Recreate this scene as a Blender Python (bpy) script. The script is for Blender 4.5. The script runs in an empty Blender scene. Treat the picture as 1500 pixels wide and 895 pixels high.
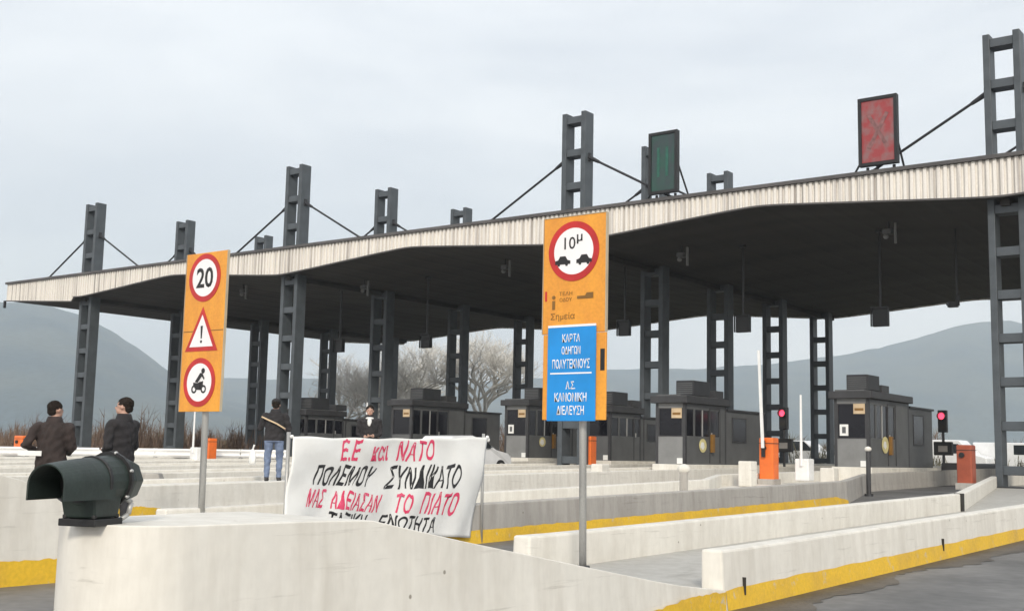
import bpy, bmesh, math, random
from mathutils import Vector, Matrix
R = math.radians
sc = bpy.context.scene
col = sc.collection
random.seed(7)

# ------------------------------------------------------------------ camera
YAW, PIT, ROL = 0.6452158, 0.1254916, 0.0209833
cy_, sy_ = math.cos(YAW), math.sin(YAW)
fw = Vector((-sy_*math.cos(PIT), cy_*math.cos(PIT), math.sin(PIT)))
r0 = Vector((cy_, sy_, 0)); u0 = r0.cross(fw)
rr = r0*math.cos(ROL) + u0*math.sin(ROL)
uu = -r0*math.sin(ROL) + u0*math.cos(ROL)
cd = bpy.data.cameras.new('camera'); cam = bpy.data.objects.new('camera', cd); col.objects.link(cam)
cam.matrix_world = Matrix(((rr.x, uu.x, -fw.x, 0), (rr.y, uu.y, -fw.y, 0), (rr.z, uu.z, -fw.z, 1.2), (0, 0, 0, 1)))
cd.sensor_width = 36; cd.lens = 1710.98/1500*36; cd.clip_start = .05; cd.clip_end = 20000
sc.camera = cam

# ------------------------------------------------------------------ light
SUN_DIR = Vector((.55, -.72, .50)).normalized()      # towards the sun: behind the camera, a little right
SUN_EL = math.asin(SUN_DIR.z); SUN_AZ = math.atan2(SUN_DIR.x, SUN_DIR.y)
w = bpy.data.worlds.new('World'); sc.world = w; w.use_nodes = True
nt = w.node_tree; nt.nodes.clear(); N = nt.nodes.new; L = nt.links.new
out = N('ShaderNodeOutputWorld')
sky = N('ShaderNodeTexSky'); sky.sky_type = 'NISHITA'; sky.sun_disc = False
sky.sun_elevation = SUN_EL; sky.sun_rotation = SUN_AZ; sky.dust_density = 3
bg1 = N('ShaderNodeBackground'); L(sky.outputs[0], bg1.inputs[0]); bg1.inputs[1].default_value = .09
tc = N('ShaderNodeTexCoord')
mp = N('ShaderNodeMapping'); mp.inputs['Scale'].default_value = (1, 1, 4.5)
L(tc.outputs['Generated'], mp.inputs[0])
nz = N('ShaderNodeTexNoise'); nz.inputs['Scale'].default_value = 2.1; nz.inputs['Detail'].default_value = 7; nz.inputs['Roughness'].default_value = .55
nz.inputs['Distortion'].default_value = .4
L(mp.outputs[0], nz.inputs['Vector'])
cr = N('ShaderNodeValToRGB')
cr.color_ramp.elements[0].position = .36; cr.color_ramp.elements[0].color = (.58, .585, .61, 1)
cr.color_ramp.elements[1].position = .60; cr.color_ramp.elements[1].color = (.80, .785, .77, 1)
L(nz.outputs[0], cr.inputs[0])
# the cloud layer is brighter towards the horizon and a bit greyer overhead
sp = N('ShaderNodeSeparateXYZ'); L(tc.outputs['Generated'], sp.inputs[0])
hr = N('ShaderNodeValToRGB')
hr.color_ramp.elements[0].position = .0; hr.color_ramp.elements[0].color = (1.06, 1.05, 1.05, 1)
hr.color_ramp.elements[1].position = .42; hr.color_ramp.elements[1].color = (.83, .86, .90, 1)
L(sp.outputs['Z'], hr.inputs[0])
mul = N('ShaderNodeMixRGB'); mul.blend_type = 'MULTIPLY'; mul.inputs[0].default_value = 1
L(cr.outputs[0], mul.inputs[1]); L(hr.outputs[0], mul.inputs[2])
bg2 = N('ShaderNodeBackground'); L(mul.outputs[0], bg2.inputs[0]); bg2.inputs[1].default_value = 1.0
mx = N('ShaderNodeMixShader'); mx.inputs[0].default_value = .9
L(bg1.outputs[0], mx.inputs[1]); L(bg2.outputs[0], mx.inputs[2]); L(mx.outputs[0], out.inputs[0])
sl = bpy.data.lights.new('sun', 'SUN'); sl.energy = 1.5; sl.angle = R(10); sl.color = (1, .92, .79)
so = bpy.data.objects.new('sun', sl); col.objects.link(so)
so.rotation_euler = (-SUN_DIR).to_track_quat('-Z', 'Y').to_euler()
sc.cycles.volume_bounces = 3
sc.view_settings.view_transform = 'Standard'; sc.view_settings.look = 'None'
sc.view_settings.exposure = 0.82; sc.view_settings.gamma = 1; sc.view_settings.use_curve_mapping = False

# ------------------------------------------------------------------ materials
def mat(name, c, rough=.7, metal=0., var=.12, scale=3., detail=6, bump=0., stretch=(1, 1, 1), c2=None, lo=.35, hi=.65, emit=None, fine=0., spec=None):
    m = bpy.data.materials.new(name); m.use_nodes = True
    t = m.node_tree; b = t.nodes['Principled BSDF']
    b.inputs['Roughness'].default_value = rough; b.inputs['Metallic'].default_value = metal
    if spec is not None: b.inputs['Specular IOR Level'].default_value = spec
    k = t.nodes.new('ShaderNodeTexCoord'); g = t.nodes.new('ShaderNodeMapping'); g.inputs['Scale'].default_value = stretch
    t.links.new(k.outputs['Object'], g.inputs[0])
    n = t.nodes.new('ShaderNodeTexNoise'); n.inputs['Scale'].default_value = scale; n.inputs['Detail'].default_value = detail
    t.links.new(g.outputs[0], n.inputs['Vector'])
    r = t.nodes.new('ShaderNodeValToRGB'); e = r.color_ramp.elements
    e[0].position = lo; e[1].position = hi
    if c2 is None:
        c2 = tuple(min(1, x*(1+var)) for x in c); c1 = tuple(x*(1-var) for x in c)
    else: c1 = c
    e[0].color = (*c1, 1); e[1].color = (*c2, 1)
    t.links.new(n.outputs[0], r.inputs[0])
    last = r.outputs[0]
    if fine:
        n2 = t.nodes.new('ShaderNodeTexNoise'); n2.inputs['Scale'].default_value = scale*14; n2.inputs['Detail'].default_value = 3
        t.links.new(k.outputs['Object'], n2.inputs['Vector'])
        r2 = t.nodes.new('ShaderNodeValToRGB'); r2.color_ramp.elements[0].position = .3; r2.color_ramp.elements[1].position = .7
        r2.color_ramp.elements[0].color = (1-fine,)*3+(1,); r2.color_ramp.elements[1].color = (1, 1, 1, 1)
        t.links.new(n2.outputs[0], r2.inputs[0])
        q = t.nodes.new('ShaderNodeMixRGB'); q.blend_type = 'MULTIPLY'; q.inputs[0].default_value = 1
        t.links.new(last, q.inputs[1]); t.links.new(r2.outputs[0], q.inputs[2]); last = q.outputs[0]
    t.links.new(last, b.inputs['Base Color'])
    if bump:
        bn = t.nodes.new('ShaderNodeBump'); bn.inputs['Strength'].default_value = bump; bn.inputs['Distance'].default_value = .02
        n3 = t.nodes.new('ShaderNodeTexNoise'); n3.inputs['Scale'].default_value = scale*8; n3.inputs['Detail'].default_value = 8
        t.links.new(k.outputs['Object'], n3.inputs['Vector'])
        t.links.new(n3.outputs[0], bn.inputs['Height']); t.links.new(bn.outputs[0], b.inputs['Normal'])
    if emit:
        b.inputs['Emission Color'].default_value = (*emit[0], 1); b.inputs['Emission Strength'].default_value = emit[1]
    return m

def concrete(name, base, dirt, lo=.42, hi=.75, streak=.35):
    """painted concrete: broad mottling, vertical dirt streaks, pinholes and a dirtier splash zone with a ragged edge"""
    m = mat(name, base, .85, var=.04, scale=.9, bump=.2, fine=.06)
    t = m.node_tree; b = t.nodes['Principled BSDF']; src = b.inputs['Base Color'].links[0].from_socket
    k = t.nodes.new('ShaderNodeTexCoord')
    g = t.nodes.new('ShaderNodeMapping'); g.inputs['Scale'].default_value = (2.2, 2.2, .35); t.links.new(k.outputs['Object'], g.inputs[0])
    n = t.nodes.new('ShaderNodeTexNoise'); n.inputs['Scale'].default_value = 2.4; n.inputs['Detail'].default_value = 7; n.inputs['Roughness'].default_value = .65
    t.links.new(g.outputs[0], n.inputs['Vector'])
    r = t.nodes.new('ShaderNodeValToRGB'); r.color_ramp.elements[0].position = lo; r.color_ramp.elements[1].position = hi
    r.color_ramp.elements[0].color = (0, 0, 0, 1); r.color_ramp.elements[1].color = (streak,)*3+(1,)
    t.links.new(n.outputs[0], r.inputs[0])
    q = t.nodes.new('ShaderNodeMixRGB'); t.links.new(r.outputs[0], q.inputs[0]); t.links.new(src, q.inputs[1]); q.inputs[2].default_value = (*dirt, 1)
    g4 = t.nodes.new('ShaderNodeMapping'); g4.inputs['Scale'].default_value = (1, .35, 7); t.links.new(k.outputs['Object'], g4.inputs[0])
    n4 = t.nodes.new('ShaderNodeTexNoise'); n4.inputs['Scale'].default_value = 2.6; n4.inputs['Detail'].default_value = 8; n4.inputs['Roughness'].default_value = .7
    t.links.new(g4.outputs[0], n4.inputs['Vector'])
    r4 = t.nodes.new('ShaderNodeValToRGB'); r4.color_ramp.elements[0].position = .60; r4.color_ramp.elements[1].position = .74
    r4.color_ramp.elements[0].color = (0, 0, 0, 1); r4.color_ramp.elements[1].color = (.5, .5, .5, 1); t.links.new(n4.outputs[0], r4.inputs[0])
    q4 = t.nodes.new('ShaderNodeMixRGB'); t.links.new(r4.outputs[0], q4.inputs[0]); t.links.new(q.outputs[0], q4.inputs[1]); q4.inputs[2].default_value = (dirt[0]*.6, dirt[1]*.6, dirt[2]*.6, 1)
    q = q4
    v = t.nodes.new('ShaderNodeTexVoronoi'); v.inputs['Scale'].default_value = 3.3; t.links.new(k.outputs['Object'], v.inputs['Vector'])
    r2 = t.nodes.new('ShaderNodeValToRGB'); r2.color_ramp.elements[0].position = .030; r2.color_ramp.elements[1].position = .045
    r2.color_ramp.elements[0].color = (.45, .43, .4, 1); r2.color_ramp.elements[1].color = (1, 1, 1, 1)
    t.links.new(v.outputs['Distance'], r2.inputs[0])
    q2 = t.nodes.new('ShaderNodeMixRGB'); q2.blend_type = 'MULTIPLY'; q2.inputs[0].default_value = 1
    t.links.new(q.outputs[0], q2.inputs[1]); t.links.new(r2.outputs[0], q2.inputs[2]); t.links.new(q2.outputs[0], b.inputs['Base Color'])
    return m

M = {}
M['conc'] = concrete('painted_concrete', (.74, .715, .655), (.42, .38, .32), .42, .74, .42)
M['conc_grey'] = concrete('bare_concrete', (.42, .40, .37), (.24, .22, .20), .40, .7, .6)
M['deck'] = concrete('island_deck_concrete', (.46, .45, .42), (.30, .28, .25), .4, .7, .5)
M['joint'] = mat('dark_joint', (.03, .028, .025), .9)
M['yellow'] = mat('worn_yellow_paint', (.80, .50, .03), .6, scale=2.2, c2=(.62, .38, .06), lo=.45, hi=.8, bump=.2, fine=.15)
# wear: chips of bare concrete through the yellow
t = M['yellow'].node_tree; b = t.nodes['Principled BSDF']; src = b.inputs['Base Color'].links[0].from_socket
k = t.nodes.new('ShaderNodeTexCoord'); n = t.nodes.new('ShaderNodeTexNoise'); n.inputs['Scale'].default_value = 5; n.inputs['Detail'].default_value = 9; n.inputs['Roughness'].default_value = .7
t.links.new(k.outputs['Object'], n.inputs['Vector'])
r = t.nodes.new('ShaderNodeValToRGB'); r.color_ramp.elements[0].position = .60; r.color_ramp.elements[1].position = .68
t.links.new(n.outputs[0], r.inputs[0]); q = t.nodes.new('ShaderNodeMixRGB'); t.links.new(r.outputs[0], q.inputs[0]); t.links.new(src, q.inputs[1]); q.inputs[2].default_value = (.52, .47, .38, 1)
t.links.new(q.outputs[0], b.inputs['Base Color'])
M['asphalt'] = mat('asphalt', (.13, .128, .125), .55, scale=.5, c2=(.21, .205, .20), lo=.4, hi=.62, bump=.35, fine=.3)
M['grime'] = mat('gutter_grime', (.05, .042, .035), .5, scale=2, c2=(.10, .085, .07), bump=.4, fine=.3)
M['field'] = mat('winter_field', (.16, .13, .08), .95, scale=.08, c2=(.11, .12, .05), bump=.3, fine=.3)
M['steel'] = mat('blue_grey_steel', (.074, .086, .097), .5, .1, var=.14, scale=2.2, bump=.06, fine=.12)
M['steel_side'] = M['steel']
M['darksteel'] = mat('dark_steel', (.035, .036, .04), .5, .2, fine=.1)
M['rod'] = mat('stay_rod_steel', (.03, .03, .034), .5, .3)
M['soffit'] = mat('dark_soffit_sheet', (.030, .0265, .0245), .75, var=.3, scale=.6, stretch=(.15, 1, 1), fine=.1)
M['roof'] = mat('grey_roof_sheet', (.10, .10, .105), .6, fine=.1)
M['gutter'] = mat('gutter_trim', (.085, .08, .08), .6, var=.2, scale=1)
M['fascia'] = mat('cream_corrugated_sheet', (.80, .765, .71), .55, scale=1.2, c2=(.40, .37, .345), lo=.48, hi=.70, stretch=(9, 1, .12), fine=.08)
M['booth'] = mat('grey_booth_panel', (.105, .108, .11), .5, var=.12, scale=2, fine=.1)
M['booth_light'] = mat('light_grey_booth_panel', (.21, .213, .212), .5, var=.1, scale=2, fine=.1)
M['booth_frame'] = mat('dark_booth_frame', (.04, .04, .043), .5, var=.15, fine=.1)
M['glass'] = mat('dark_booth_glass', (.008, .008, .012), .12, var=.3, scale=1, spec=.3)
M['notice'] = mat('paper_notice', (.78, .78, .76), .7, var=.04)
M['tan'] = mat('tan_placard', (.62, .47, .30), .6, var=.1, fine=.1)
M['sticker'] = mat('yellow_sticker', (.70, .62, .30), .6, var=.1, fine=.1)
M['orange'] = mat('orange_enamel', (.82, .17, .025), .4, var=.10, scale=3, fine=.1)
M['redbox'] = mat('faded_red_enamel', (.34, .075, .035), .5, var=.12, fine=.1)
M['white'] = mat('white_paint', (.78, .78, .77), .5, var=.05, scale=4, fine=.05)
M['galv'] = mat('galvanised_tube', (.46, .46, .45), .45, .4, var=.12, scale=6, stretch=(1, 1, .3), fine=.12)
M['sign_amber'] = mat('amber_sign_sheet', (.86, .38, .04), .45, scale=2.6, c2=(.74, .30, .04), fine=.12, stretch=(2, 1, .5))
M['sign_tan'] = mat('sign_edge_metal', (.48, .40, .28), .5, .2)
M['sign_red'] = mat('sign_red_sheet', (.50, .02, .02), .4, var=.15, scale=5)
M['sign_white'] = mat('sign_white_sheet', (.84, .83, .84), .45, var=.03)
M['sign_black'] = mat('sign_black_film', (.015, .014, .015), .5)
M['sign_blue'] = mat('sign_blue_sheet', (.008, .25, .66), .4, var=.08, scale=4)
M['sign_brown'] = mat('sign_brown_print', (.22, .11, .02), .5)
M['beacon'] = mat('dark_green_plastic', (.022, .034, .029), .5, var=.25, scale=5, bump=.08, fine=.2)
M['black'] = mat('black_plastic', (.012, .012, .013), .5)
M['cloth'] = mat('banner_cloth', (.80, .80, .78), .85, var=.05, scale=2.5, bump=.15)
M['pinkpaint'] = mat('pink_brush_paint', (.74, .045, .13), .7, scale=9, c2=(.80, .14, .25), lo=.45, hi=.75)
M['blackpaint'] = mat('black_brush_paint', (.016, .016, .018), .7, scale=9, c2=(.06, .06, .065), lo=.5, hi=.8)
M['lamp_red'] = mat('lit_red_lamp', (.8, .05, .12), .4, emit=((1., .05, .10), 1.5))
M['screen_green'] = mat('dim_green_display', (.015, .07, .05), .25, scale=2.2, c2=(.03, .045, .05), stretch=(1, 1, .5), lo=.35, hi=.62)
M['screen_red'] = mat('faded_red_display', (.30, .042, .045), .4, scale=2.4, c2=(.22, .14, .14), lo=.44, hi=.66)
M['bark'] = mat('pale_bark', (.42, .40, .36), .9, var=.25, scale=3)
M['twig'] = mat('pale_twig', (.70, .68, .64), .9, var=.15, scale=1.2)
M['brush_brown'] = mat('dry_brown_twig', (.13, .08, .055), .95, scale=.5, c2=(.20, .13, .085), lo=.4, hi=.6)
M['brush_olive'] = mat('olive_scrub', (.09, .085, .045), .95, scale=.5, c2=(.15, .12, .07), lo=.4, hi=.6)
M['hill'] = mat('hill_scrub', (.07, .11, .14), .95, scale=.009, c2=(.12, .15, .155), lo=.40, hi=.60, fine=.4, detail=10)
M['coat'] = mat('black_coat_cloth', (.020, .018, .020), .85, var=.3, scale=8, bump=.2)
M['coat_brown'] = mat('dark_brown_jacket_cloth', (.030, .020, .018), .85, var=.3, scale=8, bump=.2)
M['jeans'] = mat('blue_denim', (.13, .17, .26), .85, var=.25, scale=7, bump=.2)
M['trousers'] = mat('dark_trouser_cloth', (.035, .035, .04), .85, var=.2)
M['skin'] = mat('skin', (.48, .29, .22), .55, var=.08)
M['hair'] = mat('dark_hair', (.020, .015, .012), .9, var=.4, scale=30, spec=.15)
M['shoe'] = mat('dark_shoe', (.03, .028, .028), .6)
M['carwhite'] = mat('white_car_paint', (.78, .79, .80), .25, var=.03)
M['tyre'] = mat('tyre_rubber', (.02, .02, .02), .8)
M['carglass'] = mat('car_glass', (.02, .025, .03), .06)
M['flesh_grey'] = M['galv']

# ------------------------------------------------------------------ builders
def zr(Y): return max(0., min(.5, .0135*(Y-9)))          # the road climbs gently to the plaza

class MB:
    def __init__(s): s.bm = bmesh.new()
    def face(s, pts):
        vs = [s.bm.verts.new(p) for p in pts]
        return s.bm.faces.new(vs)
    def box(s, x0, x1, y0, y1, z0, z1):
        v = [s.bm.verts.new((x, y, z)) for x in (x0, x1) for y in (y0, y1) for z in (z0, z1)]
        for f in ((0,1,3,2),(4,6,7,5),(0,4,5,1),(2,3,7,6),(0,2,6,4),(1,5,7,3)): s.bm.faces.new([v[i] for i in f])
        return s
    def prism(s, poly, axis, a, b):
        """poly: 2d outline; axis x|y|z: extrude along it from a to b"""
        def P(p, c): return {'x': (c, p[0], p[1]), 'y': (p[0], c, p[1]), 'z': (p[0], p[1], c)}[axis]
        A = [s.bm.verts.new(P(p, a)) for p in poly]; B = [s.bm.verts.new(P(p, b)) for p in poly]
        n = len(poly)
        s.bm.faces.new(A[::-1]); s.bm.faces.new(B)
        for i in range(n): s.bm.faces.new((A[i], A[(i+1) % n], B[(i+1) % n], B[i]))
        return s
    def tube(s, p, q, r1, r2=None, n=10, cap=True):
        r2 = r1 if r2 is None else r2
        p, q = Vector(p), Vector(q); d = (q-p).normalized()
        a = d.orthogonal().normalized(); b = d.cross(a)
        A = [s.bm.verts.new(p+(a*math.cos(2*math.pi*i/n)+b*math.sin(2*math.pi*i/n))*r1) for i in range(n)]
        B = [s.bm.verts.new(q+(a*math.cos(2*math.pi*i/n)+b*math.sin(2*math.pi*i/n))*r2) for i in range(n)]
        for i in range(n): s.bm.faces.new((A[i], A[(i+1) % n], B[(i+1) % n], B[i]))
        if cap: s.bm.faces.new(A[::-1]); s.bm.faces.new(B)
        return s
    def rings(s, rings, closed_ends=True):
        V = [[s.bm.verts.new(p) for p in r] for r in rings]
        n = len(V[0])
        for A, B in zip(V, V[1:]):
            for i in range(n): s.bm.faces.new((A[i], A[(i+1) % n], B[(i+1) % n], B[i]))
        if closed_ends: s.bm.faces.new(V[0][::-1]); s.bm.faces.new(V[-1])
        return s
    def ellipsoid(s, c, rx, ry, rz, nu=14, nv=9, rot=None):
        c = Vector(c); rg = []
        for j in range(nv+1):
            a = -math.pi/2+math.pi*(j+.02)/(nv+.04)
            ring = []
            for i in range(nu):
                t = 2*math.pi*i/nu
                v = Vector((rx*math.cos(a)*math.cos(t), ry*math.cos(a)*math.sin(t), rz*math.sin(a)))
                if rot: v = rot @ v
                ring.append(c+v)
            rg.append(ring)
        return s.rings(rg)
    def disc(s, cx, cz, r, y0, y1, n=40, rin=None):
        """disc or ring facing -Y between y0 (front) and y1"""
        if rin is None:
            return s.prism([(cx+r*math.cos(2*math.pi*i/n), cz+r*math.sin(2*math.pi*i/n)) for i in range(n)], 'y', y0, y1)
        P = []
        for (rad, y) in ((r, y0), (r, y1), (rin, y1), (rin, y0)):
            P.append([s.bm.verts.new((cx+rad*math.cos(2*math.pi*i/n), y, cz+rad*math.sin(2*math.pi*i/n))) for i in range(n)])
        for a in range(4):
            A, B = P[a], P[(a+1) % 4]
            for i in range(n): s.bm.faces.new((A[i], A[(i+1) % n], B[(i+1) % n], B[i]))
        return s
    def build(s, name, m, parent=None, smooth=False, bevel=0, bev_seg=2):
        bmesh.ops.recalc_face_normals(s.bm, faces=s.bm.faces[:])
        off = parent_off(parent)
        if off.length: bmesh.ops.translate(s.bm, verts=s.bm.verts[:], vec=-off)
        me = bpy.data.meshes.new(name); s.bm.to_mesh(me); s.bm.free()
        if smooth:
            for p in me.polygons: p.use_smooth = True
        if m: me.materials.append(m)
        o = bpy.data.objects.new(name, me); col.objects.link(o)
        if parent: o.parent = parent
        if bevel:
            bv = o.modifiers.new('bevel', 'BEVEL'); bv.width = bevel; bv.segments = bev_seg; bv.limit_method = 'ANGLE'; bv.angle_limit = R(40)
        return o
def parent_off(p):
    v = Vector((0, 0, 0))
    while p: v += p.location; p = p.parent
    return v
def tag(o, label=None, cat=None, group=None, kind=None):
    if label: o['label'] = label
    if cat: o['category'] = cat
    if group: o['group'] = group
    if kind: o['kind'] = kind
    return o
def thing(name, loc, label, cat, group=None):
    o = bpy.data.objects.new(name, None); o.location = loc; col.objects.link(o); o.empty_display_size = .2
    return tag(o, label, cat, group)
def kids(o): return list(o.children)
def copy_tree(o, parent=None):
    c = o.copy(); col.objects.link(c)
    if parent: c.parent = parent
    for ch in kids(o): copy_tree(ch, c)
    return c

TMP = bpy.data.scenes.new('workbench_scene')
def evaluated_mesh(o):
    """evaluate one object alone in a scratch scene"""
    TMP.collection.objects.link(o); vl = TMP.view_layers[0]; vl.update()
    me = bpy.data.meshes.new_from_object(o.evaluated_get(vl.depsgraph))
    TMP.collection.objects.unlink(o)
    return me
def text_bm(body, shear=0., bold=0., space=1.):
    cu = bpy.data.curves.new('txt', 'FONT'); cu.body = body; cu.size = 1; cu.shear = shear; cu.offset = bold; cu.resolution_u = 3
    cu.space_character = space
    o = bpy.data.objects.new('txt', cu)
    me = evaluated_mesh(o)
    bpy.data.objects.remove(o); bpy.data.curves.remove(cu)
    bm = bmesh.new(); bm.from_mesh(me); bpy.data.meshes.remove(me)
    xs = [v.co.x for v in bm.verts]; ys = [v.co.y for v in bm.verts]
    x0, x1, y0, y1 = min(xs), max(xs), min(ys), max(ys)
    for v in bm.verts: v.co.x = (v.co.x-x0)/(x1-x0); v.co.y = (v.co.y-y0)/(y1-y0); v.co.z = 0
    return bm
def text_on_y(name, body, m, parent, cx, cz, w, h, y, bold=0., shear=0., depth=.0015, space=1.):
    """lettering standing on a plane facing -Y"""
    bm = text_bm(body, shear, bold, space)
    for v in bm.verts: v.co = Vector((cx-w/2+v.co.x*w, y, cz-h/2+v.co.y*h))
    r = bmesh.ops.extrude_face_region(bm, geom=bm.faces[:])
    for e in r['geom']:
        if isinstance(e, bmesh.types.BMVert): e.co.y += depth
    mb = MB(); mb.bm.free(); mb.bm = bm
    return mb.build(name, m, parent)

# ------------------------------------------------------------------ ground, field, hills
g = MB()
ys = [-60, 0, 5, 9, 12, 20, 30, 40, 46, 60, 200]
xs = [-260, -120, -60, -30, -10, 0, 30, 120, 260]
for y0, y1 in zip(ys, ys[1:]):
    for x0, x1 in zip(xs, xs[1:]):
        g.face([(x0, y0, zr(y0)), (x1, y0, zr(y0)), (x1, y1, zr(y1)), (x0, y1, zr(y1))])
bmesh.ops.remove_doubles(g.bm, verts=g.bm.verts[:], dist=1e-4)
tag(g.build('road', M['asphalt']), 'grey asphalt road of the toll approach', 'road', kind='structure')
g = MB()
for i in range(24):
    for j in range(24):
        x0, y0 = -7000+i*500, -4000+j*500
        g.face([(x0, y0, -.06), (x0+500, y0, -.06), (x0+500, y0+500, -.06), (x0, y0+500, -.06)])
bmesh.ops.remove_doubles(g.bm, verts=g.bm.verts[:], dist=1e-3)
tag(g.build('ground', M['field']), 'brown winter fields around the plaza', 'ground', kind='structure')
g = MB(); g.face([(-260, 66, .51), (120, 66, .51), (160, 200, .51), (-260, 200, .51)])
tag(g.build('verge', M['field']), 'dry grass verge behind the toll plaza', 'verge', kind='structure')

def az_dir(px):          # horizontal direction through a picture column, used to lay out the far ridges
    a = YAW - math.atan2(px-750, 1711)
    return Vector((-math.sin(a), math.cos(a), 0))
def hz(px): return 647.7+px*.0209
def ridge(name, prof, D, label, seed, depth=900):
    rnd = random.Random(seed); mb = MB(); rows = []
    n = 150; x0, x1 = prof[0][0], prof[-1][0]
    ph = [rnd.uniform(0, 6.28) for _ in range(10)]
    for i in range(n+1):
        px = x0+(x1-x0)*i/n
        for (a, ya), (b_, yb) in zip(prof, prof[1:]):
            if a <= px <= b_:
                u = (px-a)/(b_-a); y = ya+(yb-ya)*u; break
        k = D/1711/math.cos(math.atan2(px-750, 1711))
        h = max(2., (hz(px)-y)*k + sum(math.sin(px*(.03*(q+1))+ph[q])*1.6/(q+1) for q in range(8)))
        d = az_dir(px); Dk = D/math.cos(math.atan2(px-750, 1711))
        prof_rows = []
        for j in range(15):
            s_ = -1+2*j/14                       # -1 near foot .. 1 far foot
            hh = h*(1-abs(s_))**.8 if abs(s_) < 1 else 0
            hh += (math.sin(px*.05+j*1.7+ph[j % 10])*.035*h)*(1-abs(s_))*(1 if abs(s_) > .05 else 0)
            p = d*(Dk+s_*depth); prof_rows.append((p.x, p.y, hh-.5))
        rows.append(prof_rows)
    V = [[mb.bm.verts.new(p) for p in rw] for rw in rows]
    for A, B in zip(V, V[1:]):
        for j in range(14): mb.bm.faces.new((A[j], A[j+1], B[j+1], B[j]))
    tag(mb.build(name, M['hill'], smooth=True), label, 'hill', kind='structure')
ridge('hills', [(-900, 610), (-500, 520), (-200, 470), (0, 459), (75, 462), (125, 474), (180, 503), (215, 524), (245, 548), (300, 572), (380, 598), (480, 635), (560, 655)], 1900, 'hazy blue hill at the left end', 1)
ridge('hills', [(100, 640), (200, 565), (300, 556), (430, 556), (560, 558), (700, 560), (800, 552), (880, 543), (940, 541), (1040, 540), (1120, 538), (1200, 528), (1290, 518), (1340, 507), (1400, 491), (1440, 484), (1480, 486), (1520, 494), (1600, 505), (1900, 560), (2200, 640)], 2500, 'long hazy ridge behind the toll plaza', 2, 900)

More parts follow.
